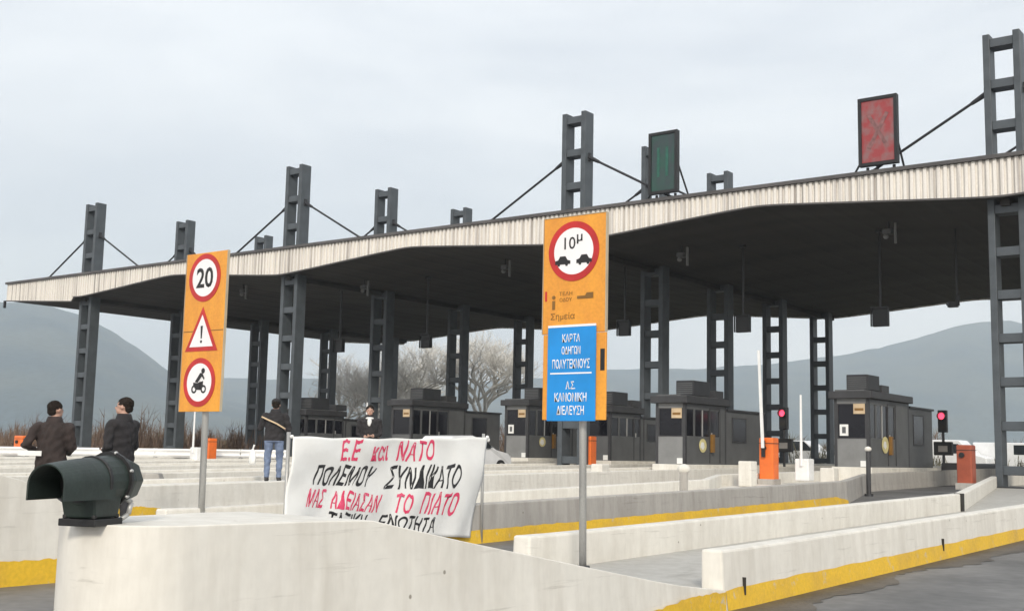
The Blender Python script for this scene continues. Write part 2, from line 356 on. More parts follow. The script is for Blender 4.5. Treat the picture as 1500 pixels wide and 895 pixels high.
# ------------------------------------------------------------------ concrete islands
def interp(tab, y):
    if y <= tab[0][0]: return tab[0][1]
    for (a, va), (b_, vb) in zip(tab, tab[1:]):
        if y <= b_: return va+(vb-va)*(y-a)/(b_-a)
    return tab[-1][1]
def sweep(mb, Ys, fn):
    """sweep a closed cross-section fn(Y)->[(x,z)...] along Y"""
    mb.rings([[(x, Y, z) for x, z in fn(Y)] for Y in Ys])
def island(label, XR, XL, nose, wall_y0, y_end, wall_h, deck_h, y_yel=None, mats=('conc', 'conc', 'deck'), nose_prof=None):
    """nose: (centre x, centre y, radius) of the rounded tip; nose_prof: heights along Y"""
    cx, cy, rd = nose
    rt = thing('traffic_island', (interp(XR, 20)-1, 20, 0), label, 'traffic island', 'concrete islands between the toll lanes')
    # nose: rounded plan outline with a top that ramps down
    n_end = nose_prof[-1][0]
    out_r = [(interp(XR, cy)+0, cy)]
    Ys = [cy+(n_end-cy)*i/14 for i in range(1, 15)]
    pts = []
    for i in range(17):                          # tip semicircle from left to right
        a = math.pi+math.pi*i/16
        pts.append((cx+rd*math.cos(a), cy+rd*math.sin(a)))
    xr_tip, xl_tip = cx+rd, cx-rd
    right = [(xr_tip+(interp(XR, y)-xr_tip)*min(1, (y-cy)/1.0), y) for y in Ys]
    left = [(xl_tip+(interp(XL, y)-xl_tip)*min(1, (y-cy)/(n_end-cy)), y) for y in Ys]
    mb = MB()
    def top(y): return interp(nose_prof, y)
    outline = pts[8:] + right; outl = pts[:9][::-1] + left
    T1 = [mb.bm.verts.new((x, y, top(y))) for x, y in outline]; B1 = [mb.bm.verts.new((x+(.03 if x > cx else 0), y, zr(y)-.1)) for x, y in outline]
    T2 = [T1[0]]+[mb.bm.verts.new((x, y, top(y))) for x, y in outl[1:]]; B2 = [B1[0]]+[mb.bm.verts.new((x, y, zr(y)-.1)) for x, y in outl[1:]]
    for T, B in ((T1, B1), (T2, B2)):
        for i in range(len(T)-1): mb.bm.faces.new((B[i], B[i+1], T[i+1], T[i]))
    for i in range(len(T1)-1):
        q_ = [T1[i], T1[i+1], T2[i+1], T2[i]]
        mb.bm.faces.new(list(dict.fromkeys(q_)))
    mb.bm.faces.new((T1[-1], B1[-1], B2[-1], T2[-1]))
    no = mb.build('nose', M[mats[0]], rt, smooth=True, bevel=.035, bev_seg=3); no.data.set_sharp_from_angle(angle=R(50))
    # walls
    Ys = [wall_y0] + [y for y in (8, 10, 12, 14, 16, 18, 20, 22, 24, 26, 28, 30, 33, 36, 40, 44, 50, 60) if wall_y0 < y < y_end] + [y_end]
    Ys = sorted(set([float(q) for q in Ys]+[float(q[0]) for q in XR+XL if wall_y0 < q[0] < y_end]+[9., 46.]))
    th = .2
    mb = MB(); sweep(mb, Ys, lambda Y: [(interp(XR, Y)+.035, zr(Y)-.1), (interp(XR, Y), zr(Y)+.16), (interp(XR, Y)-.015, zr(Y)+wall_h), (interp(XR, Y)-th, zr(Y)+wall_h), (interp(XR, Y)-th, zr(Y)-.1)])
    mb.build('side_wall', M[mats[1]], rt, bevel=.02)
    mb = MB(); sweep(mb, Ys, lambda Y: [(interp(XL, Y)-.035, zr(Y)-.1), (interp(XL, Y), zr(Y)+.16), (interp(XL, Y)+.015, zr(Y)+wall_h), (interp(XL, Y)+th, zr(Y)+wall_h), (interp(XL, Y)+th, zr(Y)-.1)])
    mb.build('side_wall', M[mats[0]], rt, bevel=.02)
    # deck between the walls
    mb = MB(); sweep(mb, Ys, lambda Y: [(interp(XR, Y)-th-.002, zr(Y)-.1), (interp(XR, Y)-th-.002, zr(Y)+deck_h), (interp(XL, Y)+th+.002, zr(Y)+deck_h), (interp(XL, Y)+th+.002, zr(Y)-.1)])
    mb.build('deck', M[mats[2]], rt)
    # yellow band along the foot of the right wall, with a ragged upper edge
    if y_yel:
        rnd = random.Random(int(cx*100)); mb = MB(); a, b_ = y_yel; nn = 160; A = []; B = []
        for i in range(nn+1):
            Y = a+(b_-a)*i/nn; e = .015*rnd.random()
            fade = min(1, (Y-a)/.12+.8, (b_-Y)/.8+.02)
            hh = (.165+e)*(.45+.55*fade)
            z0 = zr(Y)-.05
            def xo(z): return interp(XR, Y)+.035-.035*(z-(zr(Y)-.1))/.26+.006
            A.append(mb.bm.verts.new((xo(z0), Y, z0))); B.append(mb.bm.verts.new((xo(zr(Y)+hh-.005), Y, zr(Y)+hh-.005)))
        for i in range(nn): mb.bm.faces.new((A[i], A[i+1], B[i+1], B[i]))
        tag(mb.build('yellow_band', M['yellow'], rt), 'worn yellow paint band along the foot of the wall')
    # grime line in the gutter beside the wall
    return rt
I1R = [(2, -4.2), (6.2, -4.2), (8.5, -4.29), (60, -4.4)]
I1L = [(2, -6.0), (8, -6.38), (22, -6.45), (35.5, -9.35), (60, -9.4)]
i1 = island('nearest pale concrete island with tall rounded nose carrying the dark beacon', I1R, I1L, (-4.56, 3.31, .355), 8.55, 58, .47, .16, (8.58, 45),
            nose_prof=[(2, .87), (4.4, .85), (5.2, .70), (6.4, .49), (7.7, .27), (8.55, .165)])
# the foot of the near nose also carries worn paint
mb = MB(); A = []; B = []
rnd = random.Random(3)
for i in range(40):
    Y = 6.2+(8.53-6.2)*i/39; k_ = min(1, max(0, (Y-6.2)/1.6))
    xn = interp(I1R, Y); A.append(mb.bm.verts.new((xn+.036, Y, -.02))); B.append(mb.bm.verts.new((xn+.032, Y, .02+.13*k_+.02*rnd.random())))
for i in range(39): mb.bm.faces.new((A[i], A[i+1], B[i+1], B[i]))
o = mb.build('yellow_band', M['yellow'], i1)
mb = MB()
for Y in (8.9, 14.2, 19.5): MB().box(interp(I1R, Y)-.05, interp(I1R, Y)+.026, Y-.004, Y+.004, zr(Y)+.10, zr(Y)+.24).build('wall_joint', M['joint'], i1)
mb = MB(); mb.box(-6.36, -6.22, 21.75, 21.9, zr(22)+.16, zr(22)+.474); mb.build('wall_gap', M['joint'], i1)

I2R = [(3, -9.3), (5.5, -9.40), (12, -9.48), (18, -9.62), (22, -9.76), (26, -9.95), (33, -12.0), (60, -12.1)]
I2L = [(3, -10.7), (12, -11.5), (18, -12.0), (24, -12.6), (28, -14.3), (60, -14.7)]
i2 = island('second concrete island with grey wall above yellow foot behind the banner', I2R, I2L, (-9.88, 4.1, .45), 8.25, 58, .50, .2, (8.27, 26), ('conc', 'conc_grey', 'conc'),
       nose_prof=[(3, .96), (5.4, .95), (5.8, .80), (6.3, .48), (7.0, .30), (8.25, .2)])
mb = MB(); A = []; B = []
for i in range(50):
    Y = 4.6+(6.9-4.6)*i/49
    xr_ = interp(I2R, Y) if Y >= 5.1 else (-9.43+(interp(I2R, Y)+9.43)*(Y-4.1))
    A.append(mb.bm.verts.new((xr_+.036, Y, -.02))); B.append(mb.bm.verts.new((xr_+.03, Y, .20+.015*rnd.random())))
for i in range(49): mb.bm.faces.new((A[i], A[i+1], B[i+1], B[i]))
mb.build('yellow_band', M['yellow'], i2)
I3R = [(3, -14.9), (6, -15.5), (11.6, -16.5), (18, -17.1), (28, -17.4), (60, -17.4)]
I3L = [(3, -16.4), (12, -18.9), (18, -19.4), (28, -19.8), (60, -19.8)]
island('third pale concrete island beyond the banner', I3R, I3L, (-15.6, 4.5, .5), 8.0, 58, .50, .42, (8.02, 12.7), ('conc', 'conc', 'conc'),
       nose_prof=[(3, .95), (6, .95), (7.4, .7), (8.0, .5)])
I4R = [(5, -20.6), (12, -21.6), (20, -22.3), (30, -22.6), (60, -22.6)]
I4L = [(5, -22.0), (12, -23.4), (20, -24.4), (30, -25.0), (60, -25.0)]
island('fourth pale concrete island under the column behind the amber and blue sign', I4R, I4L, (-21.3, 6, .5), 9.6, 58, .50, .42, (9.62, 44), ('conc', 'conc', 'conc'),
       nose_prof=[(5, .98), (7.5, .97), (9.0, .7), (9.6, .52)])
FAR = [(-28.8, 'fifth concrete island, beside the small white car'), (-33.9, 'sixth concrete island in the middle distance'), (-39.0, 'concrete island under the columns left of the banner'),
       (-44.2, 'far concrete island beyond the man in jeans'), (-49.4, 'far concrete island behind the amber 20 sign'), (-54.7, 'farthest concrete island at the left end of the canopy')]
for i, (xc, lab) in enumerate(FAR):
    XR = [(6, xc+2.6), (14, xc+1.8), (24, xc+1.25), (60, xc+1.1)]; XL = [(6, xc+1.2), (14, xc-.2), (24, xc-1.1), (60, xc-1.2)]
    island(lab, XR, XL, (xc+1.9, 7+i*.6, .5), 10.6+i*.6, 58, .50, .42, (10.65+i*.6, 44), ('conc', 'conc', 'conc'),
           nose_prof=[(5, .98), (8.5+i*.6, .97), (10+i*.6, .7), (10.6+i*.6, .53)])
# damp grime along the foot of the near wall
mb = MB(); rnd = random.Random(11); A = []; B = []
for i in range(261):
    Y = 7+i*.12
    wv = .22+.13*math.sin(Y*.9)+.1*math.sin(Y*2.3+1)+.12*rnd.random()
    A.append(mb.bm.verts.new((interp(I1R, Y)+.0, Y, zr(Y)+.004))); B.append(mb.bm.verts.new((interp(I1R, Y)+.1+abs(wv), Y, zr(Y)+.004)))
for i in range(260): mb.bm.faces.new((A[i], A[i+1], B[i+1], B[i]))
tag(mb.build('gutter_grime', M['grime']), 'dark damp dirt along the foot of the near wall', 'dirt', kind='structure')

# ------------------------------------------------------------------ canopy
XT = [-54.6, -38.98, -23.8, -8.6]
def zsof(X):
    z = 9.11+.27*math.asin(.975*math.cos(2*math.pi*(X+16.2)/15.25))/1.347
    if X < -55: z = min(z, 8.62+(-55-X)*.065)
    return z
XA, XB = -61.4, 9.0
YF, YB = 34.7, 60.6
cano = thing('toll_canopy', (-26, 47, .5), 'long wavy toll canopy roof with ribbed cream fascia and dark underside', 'canopy')
mb = MB(); xs = []; x = XA; k = 0
prev = None
while x < XB:                                        # ribbed sheet: trapezoid corrugation that follows the wave
    for dx, dy in ((0, 0), (.095, 0), (.105, .07), (.19, .07)):
        xx = x+dx
        a = mb.bm.verts.new((xx, YF+dy, 9.93)); b_ = mb.bm.verts.new((xx, YF+dy, zsof(xx)))
        if prev: mb.bm.faces.new((prev[0], a, b_, prev[1]))
        prev = (a, b_)
    x += .20
mb.build('fascia', M['fascia'], cano)
mb = MB(); mb.box(XA-.1, XB, YF-.09, YF+.12, 9.94, 10.05); mb.build('gutter', M['gutter'], cano)
mb = MB(); pr = None                                  # lower edge trim
for i in range(300):
    X = XA+(XB-XA)*i/299
    ring = [(X, YF-.03, zsof(X)-.05), (X, YF+.07, zsof(X)-.05), (X, YF+.07, zsof(X)), (X, YF-.03, zsof(X))]
    ring = [mb.bm.verts.new(p) for p in ring]
    if pr:
        for q_ in range(4): mb.bm.faces.new((pr[q_], pr[(q_+1) % 4], ring[(q_+1) % 4], ring[q_]))
    pr = ring
mb.build('edge_trim', M['gutter'], cano)
mb = MB(); prev = None                                # soffit: wavy sheet in 1.1 m wide panels with small laps
nX = 320; nY = 14
grid = []
for i in range(nX+1):
    X = XA+(XB-XA)*i/nX
    grid.append([mb.bm.verts.new((X, YF+.08+(YB-YF-.08)*j/nY, zsof(X)-(.02 if i % 5 == 0 else 0))) for j in range(nY+1)])
for A, B in zip(grid, grid[1:]):
    for j in range(nY): mb.bm.faces.new((A[j], A[j+1], B[j+1], B[j]))
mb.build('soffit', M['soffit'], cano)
mb = MB(); mb.box(XA, XB, YF+.13, YB, 9.80, 9.92)
mb.build('roof_deck', M['roof'], cano)
mb = MB()
pts = [(XA+(XB-XA)*i/200) for i in range(201)]
V = [(mb.bm.verts.new((x, YB+.003, 9.93)), mb.bm.verts.new((x, YB+.003, zsof(x)-.08))) for x in pts]
for A, B in zip(V, V[1:]): mb.bm.faces.new((A[0], B[0], B[1], A[1]))
mb.build('fascia', M['fascia'], cano)
mb = MB()
mb.face([(XA-.003, YF, 9.93), (XA-.003, YB, 9.93), (XA-.003, YB, zsof(XA)), (XA-.003, YF, zsof(XA))])
mb.build('end_fascia', M['fascia'], cano)
mb = MB(); mb.box(XA-.12, XA-.02, YF-.1, YF+.02, 8.62, 9.02); mb.build('downpipe', M['darksteel'], cano)
# beams of the soffit
mb = MB()
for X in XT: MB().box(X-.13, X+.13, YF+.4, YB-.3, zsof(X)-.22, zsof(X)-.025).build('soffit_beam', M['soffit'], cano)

# ------------------------------------------------------------------ columns
ROWN = ['front row', 'second row', 'third row', 'fourth row', 'rear row']
COLN = ['leftmost line of columns', 'second line of columns from the left', 'third line of columns, near the amber and blue sign', 'rightmost line of columns']
HT = 13.4
post_me = rung_me = None
def tower(X, Y, label):
    base = zr(Y)+.12
    rt = thing('steel_column', (X, Y, base), label, 'column', 'steel ladder columns of the toll canopy')
    if not tower.proto:
        o = MB().box(X-.525, X-.325, Y-.28, Y+.28, base, base+HT).build('post', M['steel'], rt, bevel=.015)
        o2 = MB().box(X+.325, X+.525, Y-.28, Y+.28, base, base+HT).build('post', M['steel'], rt, bevel=.015)
        tower.posts = (o, o2)
        tower.rung = None
        mb = MB().box(X-.66, X+.66, Y-.52, Y+.52, base-.04, base+.06)
        for sx in (-.59, .59):
            for s2 in (-.44, .44): mb.tube((X+sx, Y+s2, base+.06), (X+sx, Y+s2, base+.12), .035)
        tower.base = mb.build('base_plate', M['darksteel'], rt)
        kz = HT-.15-.13; zz = []
        while kz > .5: zz.append(kz); kz -= 1.26
        for z in zz:
            if tower.rung is None:
                tower.rung = MB().box(X-.323, X+.323, Y-.25, Y+.25, base+z-.13, base+z+.13).build('rung', M['steel'], rt, bevel=.01); z00 = z
            else:
                c = tower.rung.copy(); c.location = (0, 0, z-z00); col.objects.link(c); c.parent = rt
        # stay rods in the plane of the row, each with clevis ends
        for s in (-1, 1):
            p = Vector((X+s*.52, Y, 12.15)); q_ = Vector((X+s*4.35, Y, 10.05))
            mb = MB().tube(p, q_, .045, n=8); d = (q_-p).normalized()
            mb.tube(p, p+d*.5, .09, .06, n=8); mb.tube(q_-d*.4, q_, .06, .08, n=8)
            mb.box(p.x-.06, p.x+.06, Y-.07, Y+.07, 12.0, 12.3)
            mb.build('stay_rod', M['rod'], rt)
        tower.proto = rt
    else:
        for ch in kids(tower.proto):
            c = ch.copy(); col.objects.link(c); c.parent = rt
    return rt
tower.proto = None
for ci, X in enumerate(XT):
    for ri in range(5):
        if ci == 3 and ri > 1: continue
        tower(X, 35.5+5.82*ri, f'blue grey steel ladder column in the {ROWN[ri]} of the {COLN[ci]}')

# ------------------------------------------------------------------ overhead lane displays on the roof edge
def display(x0, x1, z0, z1, Y, m, label, kind):
    rt = thing('lane_display', ((x0+x1)/2, Y, 10.05), label, 'lane display', 'overhead lane displays on the canopy roof')
    w_ = .1
    MB().box(x0, x1, Y, Y+.14, z0, z1).build('housing', M['black'], rt, bevel=.015)
    mb = MB().box(x0, x0+w_, Y-.06, Y-.003, z0, z1).box(x1-w_, x1, Y-.06, Y-.003, z0, z1).box(x0+w_+.002, x1-w_-.002, Y-.06, Y-.003, z1-w_, z1).box(x0+w_+.002, x1-w_-.002, Y-.06, Y-.003, z0, z0+w_)
    mb.build('bezel', M['black'], rt)
    MB().box(x0+w_+.004, x1-w_-.004, Y-.02, Y-.004, z0+w_+.004, z1-w_-.004).build('screen', m, rt)
    cx, cz = (x0+x1)/2, (z0+z1)/2
    mb = MB()
    mark = mb
    if kind == 'arrow':
        mb.box(cx-.24, cx-.14, Y-.026, Y-.021, cz-.5, cz+.55).box(cx+.10, cx+.2, Y-.026, Y-.021, cz-.5, cz+.55)
        mb.build('lane_mark', mat('green_led_mark', (.015, .10, .07), .4, var=.2, scale=8), rt)
    else:
        mb.bm.free(); mb = MB(); s_ = .3
        for sg in (-1, 1):
            P = [Vector((cx-s_*sg, 0, cz-.55)), Vector((cx+s_*sg, 0, cz+.55))]
            d = (P[1]-P[0]).normalized(); nn = Vector((-d.z, 0, d.x))*.06
            yy = Y-.026-(.002 if sg > 0 else 0)
            mb.prism([(P[0].x+nn.x, P[0].z+nn.z), (P[0].x-nn.x, P[0].z-nn.z), (P[1].x-nn.x, P[1].z-nn.z), (P[1].x+nn.x, P[1].z+nn.z)], 'y', yy, Y-.0205)
        mb.build('lane_mark', mat('grey_led_mark', (.20, .09, .09), .5, var=.3, scale=8), rt)
    mb = MB()
    for s in (x0+.2, x1-.2):
        mb.tube((s, Y+.2, z0), (s, Y+.2, 9.93), .05, n=8).tube((s, Y+.3, z0+1.2), (s, Y+1.5, 9.93), .035, n=8)
    mb.tube((x0+.05, Y+.25, z0+.35), (x0-.55, Y+.6, 9.95), .035, n=8)
    mb.build('support_frame', M['darksteel'], rt)
display(-20.42, -19.28, 10.28, 12.48, 35.0, M['screen_green'], 'tall dark green lane display on the canopy roof', 'arrow')
display(-12.86, -11.63, 10.28, 12.46, 35.0, M['screen_red'], 'tall faded red lane display on the canopy roof', 'cross')

# ------------------------------------------------------------------ things hanging from the soffit
def hanger(X, Y, zb, w_, h_, label):
    rt = thing('lane_signal', (X, Y, zb), label, 'lane signal', 'lane signals hanging under the canopy')
    MB().box(X-w_/2, X+w_/2, Y-.09, Y+.09, zb, zb+h_).build('housing', M['black'], rt, bevel=.02)
    mb = MB().box(X-w_/2-.03, X+w_/2+.03, Y-.17, Y-.092, zb+h_-.03, zb+h_+.02).box(X-w_/2-.03, X-w_/2, Y-.17, Y-.092, zb, zb+h_-.032).box(X+w_/2, X+w_/2+.03, Y-.17, Y-.092, zb, zb+h_-.032)
    mb.build('hood', M['black'], rt)
    mb = MB().tube((X, Y, zb+h_), (X, Y, zsof(X)-.01), .045, n=8).box(X-.1, X+.1, Y-.1, Y+.1, zsof(X)-.09, zsof(X)-.01)
    mb.build('drop_pipe', M['darksteel'], rt)
hanger(-24.42, 40, 5.95, .52, .62, 'black lane signal hanging just right of the amber and blue sign')
hanger(-19.23, 40, 5.86, .56, .64, 'black lane signal hanging above the booth beside the orange barrier box')
hanger(-14.02, 40, 5.83, .56, .66, 'black lane signal hanging above the nearest grey booth')
hanger(-40.48, 40, 5.85, .55, .62, 'black lane signal hanging in front of the bare trees, left of the banner centre')
hanger(-34.93, 40, 5.85, .55, .62, 'black lane signal hanging above the booth behind the banner')
# small camera on a long pipe at the right
X, Y = -11.42, 40
rt = thing('hanging_camera', (X, Y, 6.5), 'small black camera on a long thin pipe near the right column', 'camera')
MB().tube((X, Y, 6.55), (X, Y, zsof(X)-.01), .035, n=8).build('drop_pipe', M['darksteel'], rt)
MB().box(X-.30, X+.02, Y-.1, Y+.1, 6.36, 6.56).box(X-.04, X+.07, Y-.06, Y+.06, 6.40, 6.80).build('housing', M['black'], rt, bevel=.015)
MB().tube((X-.27, Y-.1, 6.46), (X-.27, Y-.14, 6.46), .06, n=12).build('lens', M['carglass'], rt)
def reader(X, Y, label):
    zt = zsof(X)-.03
    rt = thing('tag_reader', (X, Y, zt), label, 'tag reader', 'small reader units under the front of the canopy')
    MB().box(X-.18, X+.12, Y-.12, Y+.12, zt-.42, zt-.24).build('unit', M['booth'], rt, bevel=.015)
    MB().tube((X, Y, zt-.24), (X, Y, zt+.02), .03, n=8).build('bracket', M['darksteel'], rt)
    MB().box(X+.20, X+.27, Y-.08, Y+.02, zt-.75, zt-.05).build('aerial', M['booth_light'], rt, bevel=.01)
    MB().ellipsoid((X-.08, Y-.05, zt-.50), .09, .09, .085).build('lamp', M['booth_light'], rt, smooth=True)
for (x, lab) in ((-37.3, 'small reader unit under the canopy, right of the column left of the banner'), (-29.2, 'small reader unit under the canopy, left of the amber and blue sign'),
                 (-13.1, 'small reader unit under the canopy, nearest the right column'), (-45.7, 'small reader unit under the canopy, right of the amber 20 sign'), (-20.9, 'small reader unit under the canopy, right of the amber and blue sign')):
    reader(x, 38.3, lab)

# ------------------------------------------------------------------ toll booths
def booth(X, Y, w_, L1, L2, ztop, label, light=True, sticker=True, notice=True, tan=True, ac=(.45, 1.1), st=(1.35, .72, .30)):
    """X is the right face, Y the front face; the booth reaches back L1, then a lower annex L2"""
    zb = zr(Y)+.2; pl = zr(Y)+.62
    rt = thing('toll_booth', (X-w_/2, Y, zb), label, 'toll booth', 'toll booths under the canopy')
    x0, x1, y0, y1 = X-w_, X, Y, Y+L1
    MB().box(x0-.06, x1+.10, y0-.12, y1+L2+.1, zb-.15, pl).build('plinth', M['conc'], rt, bevel=.02)
    pan = M['booth_light'] if light else M['booth']
    zs, zw0, zw1 = ztop-.28, pl+.92, ztop-.46
    # shell: front, right side, back, left, with openings left for the windows
    def wall_y(mb, xa, xb, y, za, zb_, t_=.06): mb.box(xa, xb, y, y+t_, za, zb_)
    MB().box(x0+.1, x1-.1, y0, y0+.05, pl, zw0).build('front_panel', pan, rt)
    MB().box(x0+.1, x1-.1, y0, y0+.05, zw1, zs).build('front_panel', pan, rt)
    mb = MB(); mb.box(x1-.05, x1, y0+.1, y1, pl, zw0).box(x1-.05, x1, y0+.1, y1, zw1, zs).box(x1-.05, x1, y0+.55, y0+.66, zw0, zw1).box(x1-.05, x1, y0+2.38, y1, zw0, zw1)
    mb.box(x0, x0+.05, y0+.1, y1, pl, zs).box(x0+.051, x1-.051, y1-.05, y1, pl, zs)
    mb.build('wall', M['booth'], rt)
    for (xx, yy) in ((x0, y0-.01), (x1-.1, y0-.01), (x0-.003, y1-.102), (x1-.097, y1-.102)):
        MB().box(xx, xx+.1, yy, yy+.1, pl, zs).build('corner_post', M['booth_frame'], rt)
    o = MB().box(x0+.14, x1-.14, y0+.02, y0+.035, zw0, zw1).build('window', M['glass'], rt)
    mb = MB().box(x0+.1, x0+.14, y0-.005, y0+.045, zw0, zw1).box(x1-.14, x1-.1, y0-.005, y0+.045, zw0, zw1).box(x0+.1, x1-.1, y0-.007, y0+.047, zw0-.03, zw0).box(x0+.1, x1-.1, y0-.007, y0+.047, zw1, zw1+.03)
    mb.build('window_frame', M['booth_frame'], o)
    o = MB().box(x1-.035, x1-.02, y0+.1, y0+.55, zw0, zw1).build('window', M['glass'], rt)
    o = MB().box(x1-.035, x1-.02, y0+.66, y0+1.62, zw0, zw1).build('window', M['glass'], rt)
    o2 = MB().box(x1-.035, x1-.02, y0+1.74, y0+2.38, zw0, zw1).build('door_window', M['glass'], rt)
    MB().box(x1-.05, x1, y0+1.622, y0+1.738, zw0, zw1).build('door_post', M['booth_frame'], rt)
    MB().box(x1-.5, x1-.15, y0+.9, y0+1.3, zw0-.1, zw0+.28).build('screen', M['booth_light'], rt, bevel=.01)
    MB().box(x0+.06, x1-.3, y0+1.4, y0+1.9, zw0-.6, zw0+.12).build('seat_back', M['black'], rt, bevel=.06)
    MB().box(x1-.045, x1+.008, y0+1.15, y0+1.19, zw0, zw1).build('window_frame', M['galv'], o)
    mb = MB().box(x1+.001, x1+.018, y0+1.66, y0+1.69, pl+.05, zs-.1).box(x1+.001, x1+.018, y0+2.4, y0+2.43, pl+.05, zs-.1).box(x1+.001, x1+.016, y0+1.69, y0+2.4, zs-.13, zs-.1)
    dr = mb.build('door', M['booth_frame'], rt)
    MB().box(x1+.019, x1+.05, y0+1.73, y0+1.77, pl+.9, pl+1.05).build('handle', M['galv'], dr)
    MB().box(x0-.12, x1+.14, y0-.18, y1+.05, zs+.002, zs+.24).build('roof', M['booth_frame'], rt, bevel=.02)
    MB().box(x0+.1, x1-.1, y0-.16, y1-.4, zs+.242, zs+.28).build('roof_cap', M['booth'], rt)
    # annex
    za = ztop-.42
    MB().box(x0+.05, x1-.03, y1+.003, y1+L2, pl, za).build('annex', M['booth'], rt, bevel=.01)
    o = MB().box(x1-.032, x1-.018, y1+.55, y1+1.55, pl+.8, za-.25).build('annex_window', M['glass'], rt)
    MB().box(x1-.03, x1-.01, y1+.5, y1+.55, pl+.75, za-.2).box(x1-.03, x1-.01, y1+1.55, y1+1.6, pl+.75, za-.2).box(x1-.03, x1-.012, y1+.55, y1+1.55, za-.25, za-.2).box(x1-.03, x1-.012, y1+.55, y1+1.55, pl+.75, pl+.8).build('window_frame', M['booth_frame'], o)
    MB().box(x0+.0, x1+.03, y1+.06, y1+L2+.06, za+.002, za+.07).build('annex_roof', M['booth_frame'], rt)
    # roof-top air conditioner
    ya, yb = Y+ac[0], Y+ac[0]+ac[1]
    acb = MB().box(x0+.25, x1-.2, ya, yb, zs+.30, zs+.80).build('air_conditioner', M['darksteel'], rt, bevel=.02)
    mb = MB()
    for q_ in range(6): mb.box(x0+.29, x1-.24, ya-.012, ya-.003, zs+.36+q_*.065, zs+.39+q_*.065)
    mb.build('grille', M['booth'], acb)
    MB().box(x0+.2, x1-.3, yb+.5, yb+1.2, zs+.285, zs+.55).build('roof_vent', M['booth_frame'], rt, bevel=.01)
    if notice: MB().box(x0+.18, x0+.46, y0+.008, y0+.018, zw0+.06, zw0+.42).build('paper_notice', M['notice'], rt)
    if notice: MB().box(x0+.26, x0+.38, y0+.004, y0+.007, zw0+.14, zw0+.34).build('notice_print', M['booth'], rt)
    if tan:
        o = MB().box(x1-.50, x1-.13, y0-.03, y0-.01, zw1-.30, zw1+.02).build('placard', M['tan'], rt)
        MB().box(x1-.46, x1-.17, y0-.034, y0-.031, zw1-.20, zw1-.12).build('placard_print', M['sign_brown'], o)
    if sticker:
        mb = MB(); n = 24; cy2, cz2 = y0+st[0], pl+st[1]
        mb.prism([(cy2+st[2]*math.cos(6.2832*i/n), cz2+st[2]*.9*math.sin(6.2832*i/n)) for i in range(n)], 'x', x1+.019, x1+.030)
        stk = mb.build('sticker', M['sticker'], rt)
        MB().prism([(cy2-.2, cz2-.05), (cy2, cz2-.14), (cy2+.1, cz2-.05), (cy2+.05, cz2+.1), (cy2-.1, cz2+.12)], 'x', x1+.0305, x1+.034).build('sticker_emblem', M['notice'], stk)
        MB().box(x1+.001, x1+.12, y0+1.7, y0+1.85, pl+.4, pl+1.0).build('payment_terminal', M['sign_brown'], rt, bevel=.01)
    MB().box(x1-.3, x1-.1, y0-.02, y0-.002, pl+.02, pl+.2).build('socket_box', M['notice'], rt)
    return rt
booth(-13.15, 36.3, 1.15, 3.8, 2.6, 3.42, 'nearest grey toll booth with paper notice, tan placard and round yellow sticker')
booth(-18.25, 33.7, 1.1, 2.9, 3.0, 3.20, 'grey toll booth with tan placard left of the bright orange barrier box', light=True, notice=False, ac=(.9, 1.2), st=(1.15, .62, .25))
booth(-23.1, 36.9, 1.1, 2.2, 2.0, 3.05, 'dark grey toll booth just right of the amber and blue sign', light=False, sticker=False, notice=False, tan=False)
booth(-28.25, 38.8, 1.2, 3.3, 2.2, 3.42, 'light grey toll booth with paper notice just left of the blue sign panel', ac=(1.0, .8), st=(1.0, .66, .22))
booth(-33.35, 37.4, 1.2, 3.6, 2.6, 3.40, 'dark toll booth with tan placard behind the right half of the banner', light=False, notice=False, sticker=False, ac=(.9, 1.2))
booth(-38.2, 35.9, 1.2, 2.3, 2.0, 2.95, 'dark toll booth above the left end of the banner', light=False, notice=False, sticker=False, tan=False)

# ------------------------------------------------------------------ barrier machines, arms, signals
def barrier(X, Y, h, label, m='orange', arm=None, lean=.0, wdt=.32):
    zb = zr(Y)+.3 if arm is None or True else 0
    rt = thing('barrier_machine', (X, Y, zb), label, 'barrier machine', 'barrier machines on the toll islands')
    MB().box(X-wdt/2, X+wdt/2, Y-.2, Y+.2, zb-.1, zb+h).build('cabinet', M[m], rt, bevel=.04, bev_seg=3)
    MB().box(X-wdt/2-.01, X+wdt/2+.01, Y-.21, Y+.21, zb+h*.86, zb+h*.875).build('lid_seam', M['joint'], rt)
    MB().tube((X-.05, Y-.2, zb+h*.86-.12), (X-.05, Y-.26, zb+h*.86-.12), .07, n=12).build('pivot', M['black'], rt)
    MB().box(X-wdt/2-.03, X+wdt/2+.03, Y-.23, Y+.23, zb-.12, zb+.05).build('foot', M['conc_grey'], rt)
    if arm:
        p = Vector((X-.05, Y-.25, zb+h*.86-.12)); q_ = p+Vector((lean*arm, 0, arm))
        a = MB().box(p.x-.05, p.x+.05, p.y-.03, p.y+.02, p.z-.25, p.z+.2)
        a.build('arm_bracket', M['black'], rt)
        a = MB(); n = 1
        d = (q_-p); s_ = Vector((.045, 0, 0))
        a.rings([[p-s_+Vector((0, -.05, 0)), p+s_+Vector((0, -.05, 0)), p+s_+Vector((0, -.02, 0)), p-s_+Vector((0, -.02, 0))], [q_-s_*.8+Vector((0, -.05, 0)), q_+s_*.8+Vector((0, -.05, 0)), q_+s_*.8+Vector((0, -.02, 0)), q_-s_*.8+Vector((0, -.02, 0))]])
        a.build('raised_arm', M['white'], rt)
    return rt
barrier(-13.86, 30.4, 1.18, 'bright orange barrier machine with raised white arm right of centre', arm=2.7, lean=-.04, wdt=.42)
barrier(-9.1, 32.3, 1.05, 'faded red barrier machine beside the rightmost column', 'redbox', wdt=.40)
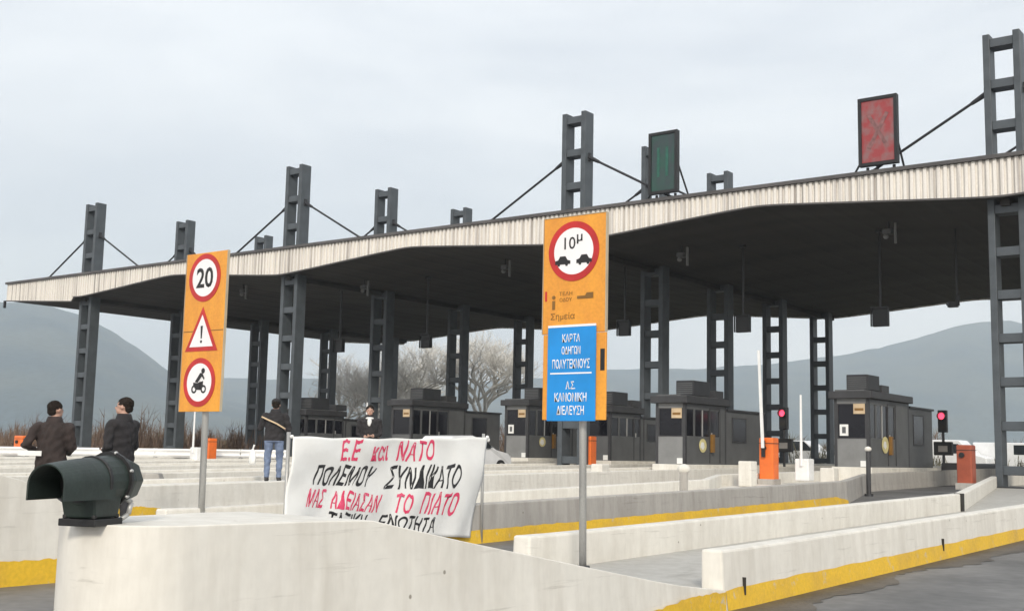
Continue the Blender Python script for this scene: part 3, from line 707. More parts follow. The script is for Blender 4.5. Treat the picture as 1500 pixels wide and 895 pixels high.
barrier(-23.35, 35.9, 1.2, 'orange barrier machine seen just right of the blue sign pole', wdt=.34)
barrier(-45.2, 26.7, .95, 'orange barrier machine at the far left beside the man with white paper', wdt=.62)
barrier(-35.7, 28.7, .95, 'orange barrier machine behind the pole of the amber 20 sign', wdt=.3)
cb = thing('crash_barrier', (-12.6, 45.2, zr(45)), 'dark low steel crash barrier behind the nearest booth', 'crash barrier')
MB().box(-13.0, -12.2, 43.0, 47.5, zr(43)+.15, zr(43)+.72).build('rail_box', M['darksteel'], cb, bevel=.05)
for yy in (43.3, 45.2, 47.1): MB().box(-12.75, -12.45, yy-.1, yy+.1, zr(43)-.05, zr(43)+.16).build('post', M['darksteel'], cb)
# two thin raised arms without a visible orange cabinet
def arm_post(X, Y, z1, label, lean=0.):
    zb = zr(Y)+.42
    rt = thing('raised_barrier', (X, Y, zb), label, 'barrier', 'raised white barriers')
    MB().box(X-.2, X+.2, Y-.2, Y+.2, zb-.1, zb+.5).build('cabinet', M['white'], rt, bevel=.03)
    MB().tube((X, Y-.22, zb+.3), (X+lean, Y-.22, z1), .04, .03, n=8).build('raised_arm', M['white'], rt)
arm_post(-12.95, 30.7, 2.95, 'raised white barrier arm left of the nearest grey booth')
arm_post(-33.0, 34.5, 3.1, 'raised white barrier arm behind the right half of the banner')
arm_post(-34.9, 27.5, 2.45, 'raised white barrier arm behind the left end of the banner')

def exit_light(X, Y, label):
    zb = zr(Y)+.4
    rt = thing('exit_signal', (X, Y, zb), label, 'traffic light', 'red exit signals behind the booths')
    MB().tube((X, Y, zb-.1), (X, Y, 2.3), .05, n=10).build('pole', M['darksteel'], rt)
    MB().box(X-.16, X+.16, Y-.1, Y+.1, 2.3, 3.12).build('housing', M['black'], rt, bevel=.02)
    MB().disc(X, 2.9, .125, Y-.135, Y-.102, 24).build('red_lens', M['lamp_red'], rt)
    MB().disc(X, 2.52, .11, Y-.125, Y-.102, 24).build('green_lens', M['joint'], rt)
    mb = MB(); n = 16
    for i in range(n//2+1): pass
    mb.disc(X, 2.9, .15, Y-.26, Y-.1035, 24, rin=.135); mb.build('visor', M['black'], rt)
    MB().box(X-.34, X+.34, Y-.08, Y+.08, 1.45, 1.95).build('fare_display', M['black'], rt, bevel=.02)
    MB().box(X-.17, X+.17, Y-.086, Y-.082, 1.58, 1.80).build('display_panel', mat('dim_display_panel', (.22, .21, .20), .5), rt)
exit_light(-13.4, 44.7, 'red exit signal with dark fare display right of the nearest booth')
exit_light(-18.35, 41.6, 'red exit signal with dark fare display right of the orange barrier machine')

def block(X, Y, w_, h, label):
    zb = zr(Y)+.2
    o = MB().box(X-w_/2, X+w_/2, Y-.2, Y+.2, zb, zb+h).build('concrete_block', M['conc'], None, bevel=.03)
    tag(o, label, 'concrete block', 'small white blocks on the islands')
block(-17.6, 27.6, .36, .5, 'small white block on the third island, right of the amber and blue sign')
block(-13.5, 28.3, .36, .66, 'small white block left of the bright orange barrier machine')
block(-13.0, 32.6, .42, .45, 'small white block at the foot of the nearest grey booth')
def bollard(X, Y, z0, h, r_, label, m):
    rt = thing('bollard', (X, Y, z0), label, 'bollard', 'bollards on the island edge')
    MB().tube((X, Y, z0), (X, Y, z0+h), r_, n=16).build('shaft', M[m], rt, smooth=False)
    MB().ellipsoid((X, Y, z0+h+.01), r_*1.5, r_*1.5, r_*1.15).build('rounded_head', M['conc'], rt, smooth=True)
    MB().tube((X, Y, z0-.03), (X, Y, z0+.06), r_*1.9, r_*1.8, n=16).build('base_ring', M['darksteel'], rt)
bollard(-11.3, 20.8, .35, .60, .085, 'pale round headed bollard in front of the booth left of the orange barrier machine', 'conc_grey')
bollard(-10.95, 30.1, .285, 1.2, .06, 'dark bollard with pale round head at the corner of the nearest booth', 'booth_frame')

# ------------------------------------------------------------------ amber road sign with three discs
YS = 8.7
ls = thing('road_sign', (-11.06, YS+.05, .36), 'tall amber road sign with 20 limit, warning triangle and no overtaking disc', 'road sign')
MB().tube((-11.03, YS+.09, .3), (-11.08, YS+.09, 3.40), .038, n=14).build('pole', M['galv'], ls, smooth=True)
def board(x0, x1, z0, z1, Y, t_=.025):
    return MB().box(x0, x1, Y, Y+t_, z0, z1)
o = board(-11.43, -10.69, 1.60, 3.47, YS).build('board', M['sign_amber'], ls, bevel=.006)
mb = MB().box(-11.436, -11.43, YS-.004, YS+.03, 1.6, 3.47).box(-10.69, -10.684, YS-.004, YS+.03, 1.6, 3.47)
mb.build('board_edge', M['sign_tan'], o)
MB().box(-11.42, -10.70, YS-.002, YS-.0005, 2.535, 2.545).build('panel_seam', M['sign_brown'], o)
for z in (1.9, 3.1): MB().box(-11.3, -10.82, YS+.03, YS+.06, z, z+.05).build('clamp', M['galv'], ls)
def disc_sign(cx, cz, r_, Y, parent, name):
    d = MB().disc(cx, cz, r_, Y-.006, Y-.001, 48, rin=r_*.78).build(name+'_ring', M['sign_red'], parent)
    f = MB().disc(cx, cz, r_*.785, Y-.005, Y-.0015, 48).build(name+'_face', M['sign_white'], parent)
    return f
f20 = disc_sign(-11.08, 3.17, .285, YS, ls, 'speed_limit')
text_on_y('number', '20', M['sign_black'], f20, -11.075, 3.17, .30, .24, YS-.0075, bold=.02)
fm = disc_sign(-11.08, 1.94, .285, YS, ls, 'no_overtaking')
# the motorcycle silhouette: rider leaning over a bike
def sil(pts, cx, cz, s, Y, m, parent, name):
    MB().prism([(cx+x*s, cz+z*s) for x, z in pts], 'y', Y-.0075, Y-.0055).build(name, m, parent)
mcx, mcz = -11.08, 1.925
mb = MB()
for dx in (-.085, .085): mb.disc(mcx+dx, mcz-.065, .048, YS-.0075, YS-.0055, 20, rin=.026)
mb.prism([(mcx-.10, mcz-.02), (mcx-.05, mcz-.07), (mcx+.04, mcz-.075), (mcx+.075, mcz-.03), (mcx+.075, mcz+.03), (mcx+.03, mcz+.02), (mcx-.03, mcz+.005), (mcx-.10, mcz+.015)], 'y', YS-.0095, YS-.0077)
mb.prism([(mcx-.07, mcz+.02), (mcx-.02, mcz+.01), (mcx+.05, mcz+.085), (mcx+.09, mcz+.045), (mcx+.10, mcz+.06), (mcx+.06, mcz+.12), (mcx+.02, mcz+.125)], 'y', YS-.0115, YS-.0097)
mb.disc(mcx+.065, mcz+.148, .032, YS-.0075, YS-.0055, 16)
mb.prism([(mcx+.0, mcz+.0), (mcx+.03, mcz+.03), (mcx+.02, mcz-.06), (mcx-.02, mcz-.06)], 'y', YS-.0135, YS-.0117)
mb.build('motorcycle_mark', M['sign_black'], fm)
# warning triangle
def tri(cx, cz, r_): return [(cx-r_*.98, cz-r_*.72), (cx+r_*.98, cz-r_*.72), (cx, cz+r_*1.02)]
MB().prism(tri(-11.08, 2.52, .30), 'y', YS-.0045, YS-.0022).build('warning_border', M['sign_red'], ls)
ft = MB().prism(tri(-11.08, 2.51, .215), 'y', YS-.0075, YS-.0047).build('warning_face', M['sign_white'], ls)
mb = MB().prism([(-11.10, 2.60), (-11.06, 2.60), (-11.07, 2.45), (-11.09, 2.45)], 'y', YS-.0095, YS-.0078).disc(-11.08, 2.415, .017, YS-.0095, YS-.0078, 16)
mb.build('exclamation_mark', M['sign_black'], ft)

# ------------------------------------------------------------------ amber and blue sign
YR = 8.6
rs = thing('road_sign', (-5.72, YR+.06, .2), 'amber sign with red ringed 10 metre gap disc above a blue notice panel', 'road sign')
MB().tube((-5.715, YR+.1, .1), (-5.76, YR+.1, 3.28), .033, n=14).build('pole', M['galv'], rs, smooth=True)
MB().tube((-5.715, YR+.1, .16), (-5.715, YR+.1, .24), .07, .06, n=14).build('pole_collar', M['darksteel'], rs)
o = board(-6.12, -5.45, 2.27, 3.33, YR).build('board', M['sign_amber'], rs, bevel=.006)
MB().box(-6.126, -6.12, YR-.004, YR+.03, 2.27, 3.33).box(-5.45, -5.442, YR-.004, YR+.03, 2.27, 3.33).box(-6.12, -5.45, YR-.003, YR+.028, 3.33, 3.337).build('board_edge', M['sign_tan'], o)
o = board(-6.11, -5.44, 1.50, 2.266, YR).build('backing_board', M['sign_amber'], rs, bevel=.006)
MB().box(-5.495, -5.45, YR-.002, YR-.0005, 1.93, 2.12).build('dark_patch', M['black'], o)
fg = disc_sign(-5.79, 3.01, .272, YR, rs, 'gap')
text_on_y('number', '10', M['sign_black'], fg, -5.83, 3.085, .12, .11, YR-.0075, bold=.005)
text_on_y('unit', 'μ', M['sign_black'], fg, -5.725, 3.115, .06, .085, YR-.0075, bold=.005)
car = [(-1, -.35), (-1, .05), (-.6, .15), (-.35, .55), (.35, .55), (.62, .12), (1, .02), (1, -.35), (.7, -.35), (.62, -.55), (.4, -.55), (.32, -.35), (-.35, -.35), (-.42, -.55), (-.65, -.55), (-.72, -.35)]
sil(car, -5.905, 2.925, .082, YR, M['sign_black'], fg, 'rear_car_mark')
sil(car, -5.675, 2.925, .082, YR, M['sign_black'], fg, 'front_car_mark')
# small plate of pictograms and print
MB().disc(-6.0, 2.60, .018, YR-.004, YR-.001, 14).box(-6.015, -5.985, YR-.004, YR-.001, 2.49, 2.57).build('pictogram', M['sign_brown'], rs)
MB().box(-6.095, -6.075, YR-.004, YR-.001, 2.57, 2.66).build('red_tab', M['sign_red'], rs)
sil([(-1, -.3), (1, -.3), (1, .3), (.2, .3), (.0, .0), (-1, .0)], -5.66, 2.60, .085, YR+.002, M['sign_brown'], rs, 'truck_mark')
text_on_y('print', 'ΤΕΛΗ', M['sign_brown'], rs, -5.87, 2.63, .14, .035, YR-.003, depth=.0015)
text_on_y('print', 'ΟΔΟΥ', M['sign_brown'], rs, -5.87, 2.575, .13, .035, YR-.003, depth=.0015)
text_on_y('print', 'Σημεία', M['sign_brown'], rs, -5.90, 2.42, .26, .075, YR-.003, depth=.0015)
MB().box(-6.05, -5.54, YR-.012, YR-.002, 2.325, 2.345).build('white_strip', M['sign_white'], rs)
bl = MB().box(-6.045, -5.535, YR-.022, YR-.003, 1.49, 2.322).build('blue_panel', M['sign_blue'], rs, bevel=.004)
for (tx, z, w_, h) in (('ΚΑΡΤΑ', 2.225, .19, .072), ('ΟΔΗΓΩΝ', 2.115, .20, .072), ('ΠΟΛΥΤΕΚΝΟΥΣ', 1.995, .40, .085), ('Α.Σ.', 1.805, .10, .07), ('ΚΑΝΟΝΙΚΗ', 1.70, .34, .080), ('ΔΙΕΛΕΥΣΗ', 1.585, .29, .080)):
    text_on_y('lettering', tx, M['sign_white'], bl, -5.79, z, w_, h, YR-.025, bold=.012)
MB().box(-6.01, -5.57, YR-.0245, YR-.0225, 1.905, 1.918).build('rule_line', M['sign_white'], bl)
for z in (1.75, 2.9): MB().box(-6.0, -5.55, YR+.03, YR+.062, z, z+.05).build('clamp', M['galv'], rs)
# narrow amber post board standing behind the sign
# ------------------------------------------------------------------ dark beacon on the nose
bx_, by_, bz_ = -4.47, 2.97, .86
be = thing('warning_beacon', (bx_, by_, bz_), 'dark green warning beacon with long visor on the near island nose', 'beacon')
# visor: a long hood open at the front, closed half-round roof, flat open bottom
mb = MB(); n = 20; rg = []
def hood(y, rr_, zc, drop):
    o_ = []
    for i in range(n+1):
        a = math.pi*i/n
        o_.append(Vector((bx_+rr_*math.cos(a), y, zc+rr_*math.sin(a))))
    pts_ = [Vector((bx_+rr_, y, zc-drop))]+o_+[Vector((bx_-rr_, y, zc-drop))]
    return pts_
outer = [hood(y, rr_, zc, dp) for y, rr_, zc, dp in ((2.665, .088, 1.03, .06), (2.76, .094, 1.035, .065), (2.88, .100, 1.04, .07), (3.0, .104, 1.043, .075))]
inner = [[Vector((bx_+(p.x-bx_)*.93, p.y+.002, 1.03+(p.z-1.03)*.93)) for p in rw] for rw in outer]
V = [[mb.bm.verts.new(p) for p in rw] for rw in outer]; W = [[mb.bm.verts.new(p) for p in rw] for rw in inner]
for A, B in zip(V, V[1:]):
    for i in range(len(A)-1): mb.bm.faces.new((A[i], A[i+1], B[i+1], B[i]))
for A, B in zip(W, W[1:]):
    for i in range(len(A)-1): mb.bm.faces.new((A[i], A[i+1], B[i+1], B[i]))
for i in range(len(V[0])-1): mb.bm.faces.new((V[0][i], V[0][i+1], W[0][i+1], W[0][i]))
mb.build('visor', M['beacon'], be, smooth=False)
def ring_y(y, r_, zc, n=20): return [(bx_+r_*math.cos(6.2832*i/n), y, zc+r_*math.sin(6.2832*i/n)) for i in range(n)]
mb = MB(); mb.rings([ring_y(2.885, .096, 1.04), ring_y(2.9, .100, 1.04), ring_y(3.06, .108, 1.045), ring_y(3.10, .112, 1.045)])
mb.build('lamp_body', M['beacon'], be, smooth=False, bevel=.004)
mb = MB(); mb.rings([ring_y(3.102, .118, 1.047, 8), ring_y(3.135, .118, 1.047, 8), ring_y(3.22, .095, 1.045, 8), ring_y(3.275, .055, 1.04, 8)])
mb.build('rear_cap', M['beacon'], be, bevel=.006)
mb = MB(); mb.rings([ring_y(3.085, .124, 1.047, 20), ring_y(3.101, .124, 1.047, 20)]); mb.build('gasket_rim', M['black'], be)
mb = MB(); mb.rings([ring_y(2.955, .1085, 1.043, 24), ring_y(2.975, .1090, 1.043, 24)]); mb.build('clamp_band', M['black'], be, bevel=.002)
for a_ in (20, 75, 130, -35):
    p_ = Vector((bx_+.121*math.cos(R(a_)), 3.093, 1.047+.121*math.sin(R(a_))))
    MB().ellipsoid(p_, .008, .012, .008, 8, 6).build('screw', M['galv'], be)
MB().tube((bx_, 2.884, 1.04), (bx_, 2.878, 1.04), .085, n=24).build('lens', M['black'], be)
mb = MB()
mb.rings([[(bx_+sx*.075, y, .89) for sx, y in ((-1, 2.90), (1, 2.90), (1, 3.07), (-1, 3.07))], [(bx_+sx*.085, y, .985) for sx, y in ((-1, 2.88), (1, 2.88), (1, 3.08), (-1, 3.08))]])
mb.build('pedestal', M['beacon'], be, bevel=.008)
mb = MB().box(bx_-.09, bx_+.09, 2.885, 3.085, bz_-.003, bz_+.028)
for sx in (-.07, .07):
    for yy in (2.905, 3.065): mb.tube((bx_+sx, yy, bz_+.028), (bx_+sx, yy, bz_+.045), .012, n=8)
mb.build('base_flange', M['black'], be, bevel=.004)
mb = MB(); pr = None
pts_ = [Vector((bx_+.06, 3.12, .98)), Vector((bx_+.085, 3.15, .95)), Vector((bx_+.08, 3.14, .90)), Vector((bx_+.05, 3.11, .87))]
for a, b_ in zip(pts_, pts_[1:]): mb.tube(a, b_, .011, n=8)
mb.build('cable', M['galv'], be, smooth=True)
be.rotation_euler = (0, 0, R(22))

# ------------------------------------------------------------------ protest banner
TL, TR, BR, BL = Vector((-9.05, 8.33, 1.32)), Vector((-9.42, 12.03, 1.40)), Vector((-9.36, 11.72, .13)), Vector((-8.98, 8.12, .39))
def bpt(s, t, off=0.):
    p = (TL*(1-s)+TR*s)*(1-t)+(BL*(1-s)+BR*s)*t
    nrm = (TR-TL).cross(BL-TL).normalized()
    if nrm.x < 0: nrm = -nrm
    wv = .012*abs(math.sin((s+t*.35)*13))*(1-t)*(1-s)+.012*abs(math.sin((s-t*.4)*15))*(1-t)*s+.010*math.sin(s*38+t*6)*t+.009*math.sin((s-t*.5)*26)*(1-t)+.030*math.sin(s*9+t*1.5)*(.3+t)+.018*math.sin(s*21+2.*t)*(.4+.6*t)+.012*math.sin(t*8+s*5)
    sag = -.035*math.sin(math.pi*min(1, max(0, s)))*(1-t)
    return p+nrm*(wv+off)+Vector((0, 0, sag*.6+.006*math.sin(s*30)*(1-t)))
bn = thing('protest_banner', (-9.2, 10.1, .05), 'white cloth protest banner with pink and black hand painted Greek lettering', 'banner')
mb = MB(); nu, nv = 90, 34
G = [[mb.bm.verts.new(bpt(i/nu, j/nv)) for j in range(nv+1)] for i in range(nu+1)]
for A, B in zip(G, G[1:]):
    for j in range(nv): mb.bm.faces.new((A[j], A[j+1], B[j+1], B[j]))
o = mb.build('cloth', M['cloth'], bn, smooth=True)
sd = o.modifiers.new('thickness', 'SOLIDIFY'); sd.thickness = .004; sd.offset = 0
WORDS = [('Ε.Ε', 1, (0.214, 0.253), (0.303, 0.25), (0.206, 0.025), (0.301, 0.025)),
('και', 1, (0.359, 0.242), (0.451, 0.24), (0.351, 0.083), (0.443, 0.082)),
('ΝΑΤΟ', 1, (0.5, 0.239), (0.694, 0.235), (0.492, 0.024), (0.689, 0.023)),
('ΠΟΛΕΜΟΥ', 0, (0.104, 0.512), (0.375, 0.52), (0.111, 0.3), (0.41, 0.298)),
('ΣΥΝΔΙΚΑΤΟ', 0, (0.459, 0.537), (0.85, 0.515), (0.469, 0.296), (0.863, 0.273)),
('ΜΑΣ', 1, (0.085, 0.751), (0.168, 0.752), (0.09, 0.556), (0.179, 0.558)),
('ΑΔΕΙΑΣΑΝ', 1, (0.199, 0.757), (0.442, 0.782), (0.201, 0.557), (0.453, 0.601)),
('ΤΟ', 1, (0.519, 0.778), (0.597, 0.787), (0.526, 0.576), (0.599, 0.58)),
('ΠΙΑΤΟ', 1, (0.642, 0.784), (0.857, 0.793), (0.651, 0.564), (0.871, 0.562)),
('ΤΑΞΙΚΗ', 0, (0.204, 0.968), (0.392, 0.98), (0.201, 0.792), (0.396, 0.806)),
('ΕΝΟΤΗΤΑ', 0, (0.459, 0.961), (0.746, 0.967), (0.461, 0.795), (0.75, 0.819))]
rnd = random.Random(5)
for wd, pk, bl_, br_, tl_, tr_ in WORDS:
    bm = text_bm(wd, shear=.16, bold=.020, space=1.04)
    # subdivide long edges so the letters follow the cloth, then wobble them like brush strokes
    for _ in range(2):
        le = [e for e in bm.edges if e.calc_length() > .06]
        if le: bmesh.ops.subdivide_edges(bm, edges=le, cuts=1)
    bmesh.ops.triangulate(bm, faces=bm.faces[:])
    p1, p2 = rnd.uniform(0, 6), rnd.uniform(0, 6)
    for v in bm.verts:
        a, b_ = v.co.x, v.co.y
        b2 = b_+.05*math.sin(a*17+p1)*b_+.02*math.sin(a*40+p2); a2 = a+.012*math.sin(b_*6+p2+a*20)
        bx2 = [bl_[i]+(br_[i]-bl_[i])*a2 for i in (0, 1)]; tx2 = [tl_[i]+(tr_[i]-tl_[i])*a2 for i in (0, 1)]
        s_, t_ = bx2[0]+(tx2[0]-bx2[0])*b2, bx2[1]+(tx2[1]-bx2[1])*b2
        v.co = bpt(s_, max(.006, t_), .0055)
    mb = MB(); mb.bm.free(); mb.bm = bm
    mb.build('painted_word', M['pinkpaint'] if pk else M['blackpaint'], bn)
for (s_, nm) in ((.0, 'pole'), (1., 'pole')):
    p = bpt(s_, 0, -.045); p.x -= .02
    MB().tube((p.x, p.y, .0), (p.x, p.y, p.z+.05), .02, n=10).build('pole', M['galv'], bn, smooth=True)
mb = MB(); k = bpt(1, .0, .0); mb.ellipsoid(k+Vector((-.02, .02, .0)), .02, .03, .025).ellipsoid(k+Vector((-.03, .05, -.03)), .018, .03, .03); mb.build('corner_knot', M['cloth'], bn, smooth=True)
mb = MB(); k = bpt(0, .0, .0); mb.ellipsoid(k+Vector((-.02, 0, .0)), .016, .025, .02); mb.build('corner_knot', M['cloth'], bn, smooth=True)

# ------------------------------------------------------------------ people
def loft(mb, secs, n=16):
    """secs: (centre, rx, ry, heading) ellipses stacked along a path"""
    rg = []
    for i, (c, rx, ry, ang) in enumerate(secs):
        c = Vector(c)
        a = Vector(secs[min(i+1, len(secs)-1)][0])-Vector(secs[max(i-1, 0)][0]); a.normalize()
        side = Vector((math.cos(ang), math.sin(ang), 0)); side = (side-a*side.dot(a)).normalized(); fr = a.cross(side)
        rg.append([c+side*rx*math.cos(6.28318*k/n)+fr*ry*math.sin(6.28318*k/n) for k in range(n)])
    mb.rings(rg)
def limb(mb, pts, rads, n=12):
    P = [Vector(p) for p in pts]; secs = []
    for i, p in enumerate(P): secs.append((p, rads[i], rads[i], 0.3))
    loft(mb, secs, n)
    for p, r_ in zip(P, rads): mb.ellipsoid(p, r_, r_, r_, 10, 7)
def hand(mb, wrist, dirv, palm_n, s=1.):
    d = Vector(dirv).normalized(); nrm = Vector(palm_n); nrm = (nrm-d*nrm.dot(d)).normalized(); sd_ = d.cross(nrm)
    wv = Vector(wrist)
    M3 = Matrix((sd_, nrm, d)).transposed()
    mb.ellipsoid(wv+d*.05*s, .042*s, .018*s, .055*s, 12, 8, M3)
    for k, (o_, ln) in enumerate(((-.030, .068), (-.010, .078), (.010, .073), (.029, .058))):
        p0 = wv+d*.085*s+sd_*o_*s; p1 = p0+d*ln*.5*s+nrm*.008*s; p2 = p1+d*ln*.4*s+nrm*.026*s
        limb(mb, [p0, p1, p2], [.0095*s, .009*s, .0078*s], 8)
    p0 = wv+d*.03*s-sd_*.038*s; p1 = p0+d*.03*s-sd_*.028*s+nrm*.012*s; p2 = p1+d*.03*s-sd_*.006*s+nrm*.012*s
    limb(mb, [p0, p1, p2], [.012*s, .0105*s, .009*s], 8)
def person(loc, face, H, label, mats, arms, lean=0., stance=.16, coat_len=.80, hoodie=False, head_turn=0., extras=None, bulk=1.12):
    """face: heading (rad) the figure looks to; built standing at the origin looking to +Y, then turned"""
    s = H/1.75
    rt = thing('person', loc, label, 'person')
    mb = MB()
    lx = lean
    # legs
    for sg in (-1, 1):
        limb(mb, [(sg*.09, 0, .93), (sg*(.06+stance*.35), .02, .50), (sg*stance*.75, -.01, .09)], [.095, .066, .048])
        mb.ellipsoid((sg*stance*.78, .055, .045), .047, .135, .045, 12, 8)
    # torso and coat hem
    loft(mb, [((0, 0, coat_len-.02), .185, .135, 0), ((0, .0, .93), .19, .135, 0), ((0, lx*.35, 1.08), .178, .125, 0), ((0, lx*.7, 1.24), .205, .135, 0), ((0, lx*.95, 1.37), .212, .128, 0), ((0, lx, 1.435), .165, .10, 0), ((0, lx*1.05, 1.47), .085, .075, 0)], 20)
    # shoulders
    for sg in (-1, 1): mb.ellipsoid((sg*.175, lx*.95, 1.385), .078, .082, .075)
    hx = lx*1.25+.012; hz_ = 1.625
    # neck, skull, jaw, nose, ears
    limb(mb, [(0, lx*1.02, 1.44), (0, hx-.005, 1.55)], [.062, .056])
    ct, st_ = math.cos(head_turn), math.sin(head_turn)
    def hp(x, y, z): return (x*ct-y*st_, hx+x*st_+y*ct, hz_+z)
    Rz = Matrix.Rotation(head_turn, 3, 'Z')
    mb.ellipsoid(hp(0, -.008, .02), .076, .096, .100, 18, 12, Rz)
    mb.ellipsoid(hp(0, .03, -.05), .058, .066, .068, 14, 9, Rz)
    mb.ellipsoid(hp(0, .098, -.015), .014, .02, .024, 10, 7, Rz)
    for sg in (-1, 1): mb.ellipsoid(hp(sg*.077, -.005, -.005), .010, .020, .030, 10, 7, Rz)
    for (pts, rads, hd, pn) in arms:
        limb(mb, pts, rads)
        hand(mb, pts[-1], hd, pn)
    bm = mb.bm
    bmesh.ops.recalc_face_normals(bm, faces=bm.faces[:])
    me = bpy.data.meshes.new('body'); bm.to_mesh(me); bm.free()
    o = bpy.data.objects.new('body_tmp', me)
    rm = o.modifiers.new('r', 'REMESH'); rm.mode = 'VOXEL'; rm.voxel_size = .0085
    sm = o.modifiers.new('s', 'SMOOTH'); sm.factor = .5; sm.iterations = 3
    me2 = evaluated_mesh(o); bpy.data.objects.remove(o); bpy.data.meshes.remove(me)
    me2.name = 'body'
    me2.materials.clear()
    for mm in (mats[0], mats[1], M['skin'], M['shoe']): me2.materials.append(mm)
    wr = [Vector(a[0][-1]) for a in arms]
    for p in me2.polygons:
        c = p.center; p.use_smooth = True; k = 0
        if c.z > 1.475: k = 2
        elif c.z < .095: k = 3
        elif c.z < coat_len and abs(c.x) < .2: k = 1
        if any((c-(wv+Vector(a[2]).normalized()*.055)).length < .062 or (c-(wv+Vector(a[2]).normalized()*.13)).length < .06 for wv, a in zip(wr, arms)): k = 2
        p.material_index = k
    # folds in the cloth
    nrms = [v.normal.copy() for v in me2.vertices]
    ph = loc[0]*3
    for v, nrm in zip(me2.vertices, nrms):
        if .15 < v.co.z < 1.43:
            x, y, z = v.co
            d = .0045*math.sin(z*24+9*math.sin(x*9+ph)+5*math.sin(y*11))+.003*math.sin(z*51-x*30+4*math.sin(y*17+ph))
            v.co = v.co+nrm*d
    body = bpy.data.objects.new('body', me2); col.objects.link(body); body.parent = rt
    # hair: a cap of short hair over the back of the skull
    mb = MB()
    mb.ellipsoid(hp(0, -.02, .042), .083, .099, .094, 18, 12, Rz)
    mb.ellipsoid(hp(0, -.055, -.015), .070, .055, .065, 14, 9, Rz)
    hrn = random.Random(int(abs(loc[0])*100))
    bmesh.ops.subdivide_edges(mb.bm, edges=mb.bm.edges[:], cuts=1)
    for v in mb.bm.verts: v.co += Vector((hrn.uniform(-1, 1), hrn.uniform(-1, 1), hrn.uniform(-1, 1)))*.0055
    hr_ = mb.build('hair', M['hair'], None, smooth=False); hr_.parent = rt
    mb = MB()
    for sg in (-1, 1): mb.ellipsoid(hp(sg*.03, .084, .008), .008, .006, .005, 8, 6, Rz)
    e = mb.build('eyes', M['sign_black'], None, smooth=True); e.parent = rt
    mb = MB(); mb.ellipsoid(hp(0, .092, -.062), .022, .006, .006, 8, 6, Rz); e = mb.build('mouth', M['redbox'], None, smooth=True); e.parent = rt
    # collar
    mb = MB(); n = 20; rgs = []
    for (z, r_, rx) in ((1.44, .105, .115), (1.53, .082, .086), (1.535, .072, .077), (1.45, .09, .10)):
        rgs.append([(rx*math.cos(6.2832*i/n), lx*1.03+r_*math.sin(6.2832*i/n), z+.0*i) for i in range(n)])
    mb.rings(rgs, closed_ends=False); c_ = mb.build('collar', mats[0], None, smooth=True); c_.parent = rt
    if extras: extras(rt, hp)
    rt.rotation_euler = (0, 0, face); rt.scale = (s*bulk, s*bulk, s)
    return rt
def local(mb, name, m, rt, **k):
    o = mb.build(name, m, None, **k); o.parent = rt; return o
# heading: 0 looks along +Y; the camera looks along roughly +37 degrees from +Y to the left
HEAD = YAW
A_HIPS = [([(-.19, .0, 1.37), (-.30, -.05, 1.13), (-.20, .14, 1.02)], [.074, .062, .046], (.9, .45, -.2), (0, 1, 0)),
          ([(.19, .0, 1.37), (.235, .0, 1.10), (.16, .20, 1.03)], [.074, .062, .046], (-.6, .7, .1), (0, 0, 1))]
def paper(rt, hp):
    local(MB().box(-.36, -.08, -.175, -.165, .98, 1.05), 'rolled_paper', M['notice'], rt, bevel=.002)
p1 = person((-15.55, 9.65, .01), HEAD+.15, 1.80, 'man in dark jacket seen from behind with white paper at his hip', (M['coat_brown'], M['trousers']), A_HIPS, lean=.05, head_turn=-.7, extras=paper)
A_FRONT = [([(-.19, 0, 1.37), (-.225, .0, 1.09), (-.09, .16, 1.04)], [.074, .056, .043], (.8, .6, .0), (0, 0, 1)),
           ([(.19, 0, 1.37), (.225, .0, 1.09), (.09, .16, 1.02)], [.074, .056, .043], (-.8, .6, .0), (0, 0, 1))]
p2 = person((-14.75, 10.25, .017), HEAD+1.15, 1.86, 'man in long black coat standing side on, behind the dark beacon', (M['coat'], M['trousers']), A_FRONT, lean=-.02, coat_len=.62, head_turn=.35)
A_STRAP = [([(-.19, 0, 1.37), (-.27, .02, 1.12), (-.24, .20, 1.20)], [.07, .058, .044], (.3, .8, .5), (1, 0, 0)),
           ([(.19, 0, 1.37), (.27, .02, 1.10), (.22, .22, 1.10)], [.07, .058, .044], (-.3, .8, .2), (0, 0, 1))]
def strap(rt, hp):
    mb = MB()
    pts_ = [Vector((-.24, -.10, 1.36)), Vector((-.12, -.165, 1.30)), Vector((.05, -.175, 1.22)), Vector((.20, -.13, 1.12))]
    for a, b_ in zip(pts_, pts_[1:]): mb.tube(a, b_, .016, n=8)
    local(mb, 'shoulder_strap', M['tan'], rt)
    mb = MB(); mb.ellipsoid(hp(0, -.01, .065), .088, .106, .075, 16, 10).ellipsoid(hp(0, .10, .045), .07, .06, .012, 14, 6)
    local(mb, 'cap', M['coat'], rt, smooth=True)
p3 = person((-18.27, 16.3, .52), HEAD+.1, 1.68, 'man in black jacket, cap and blue jeans standing left of the banner', (M['coat'], M['jeans']), A_STRAP, lean=.04, coat_len=.86, stance=.15, extras=strap)
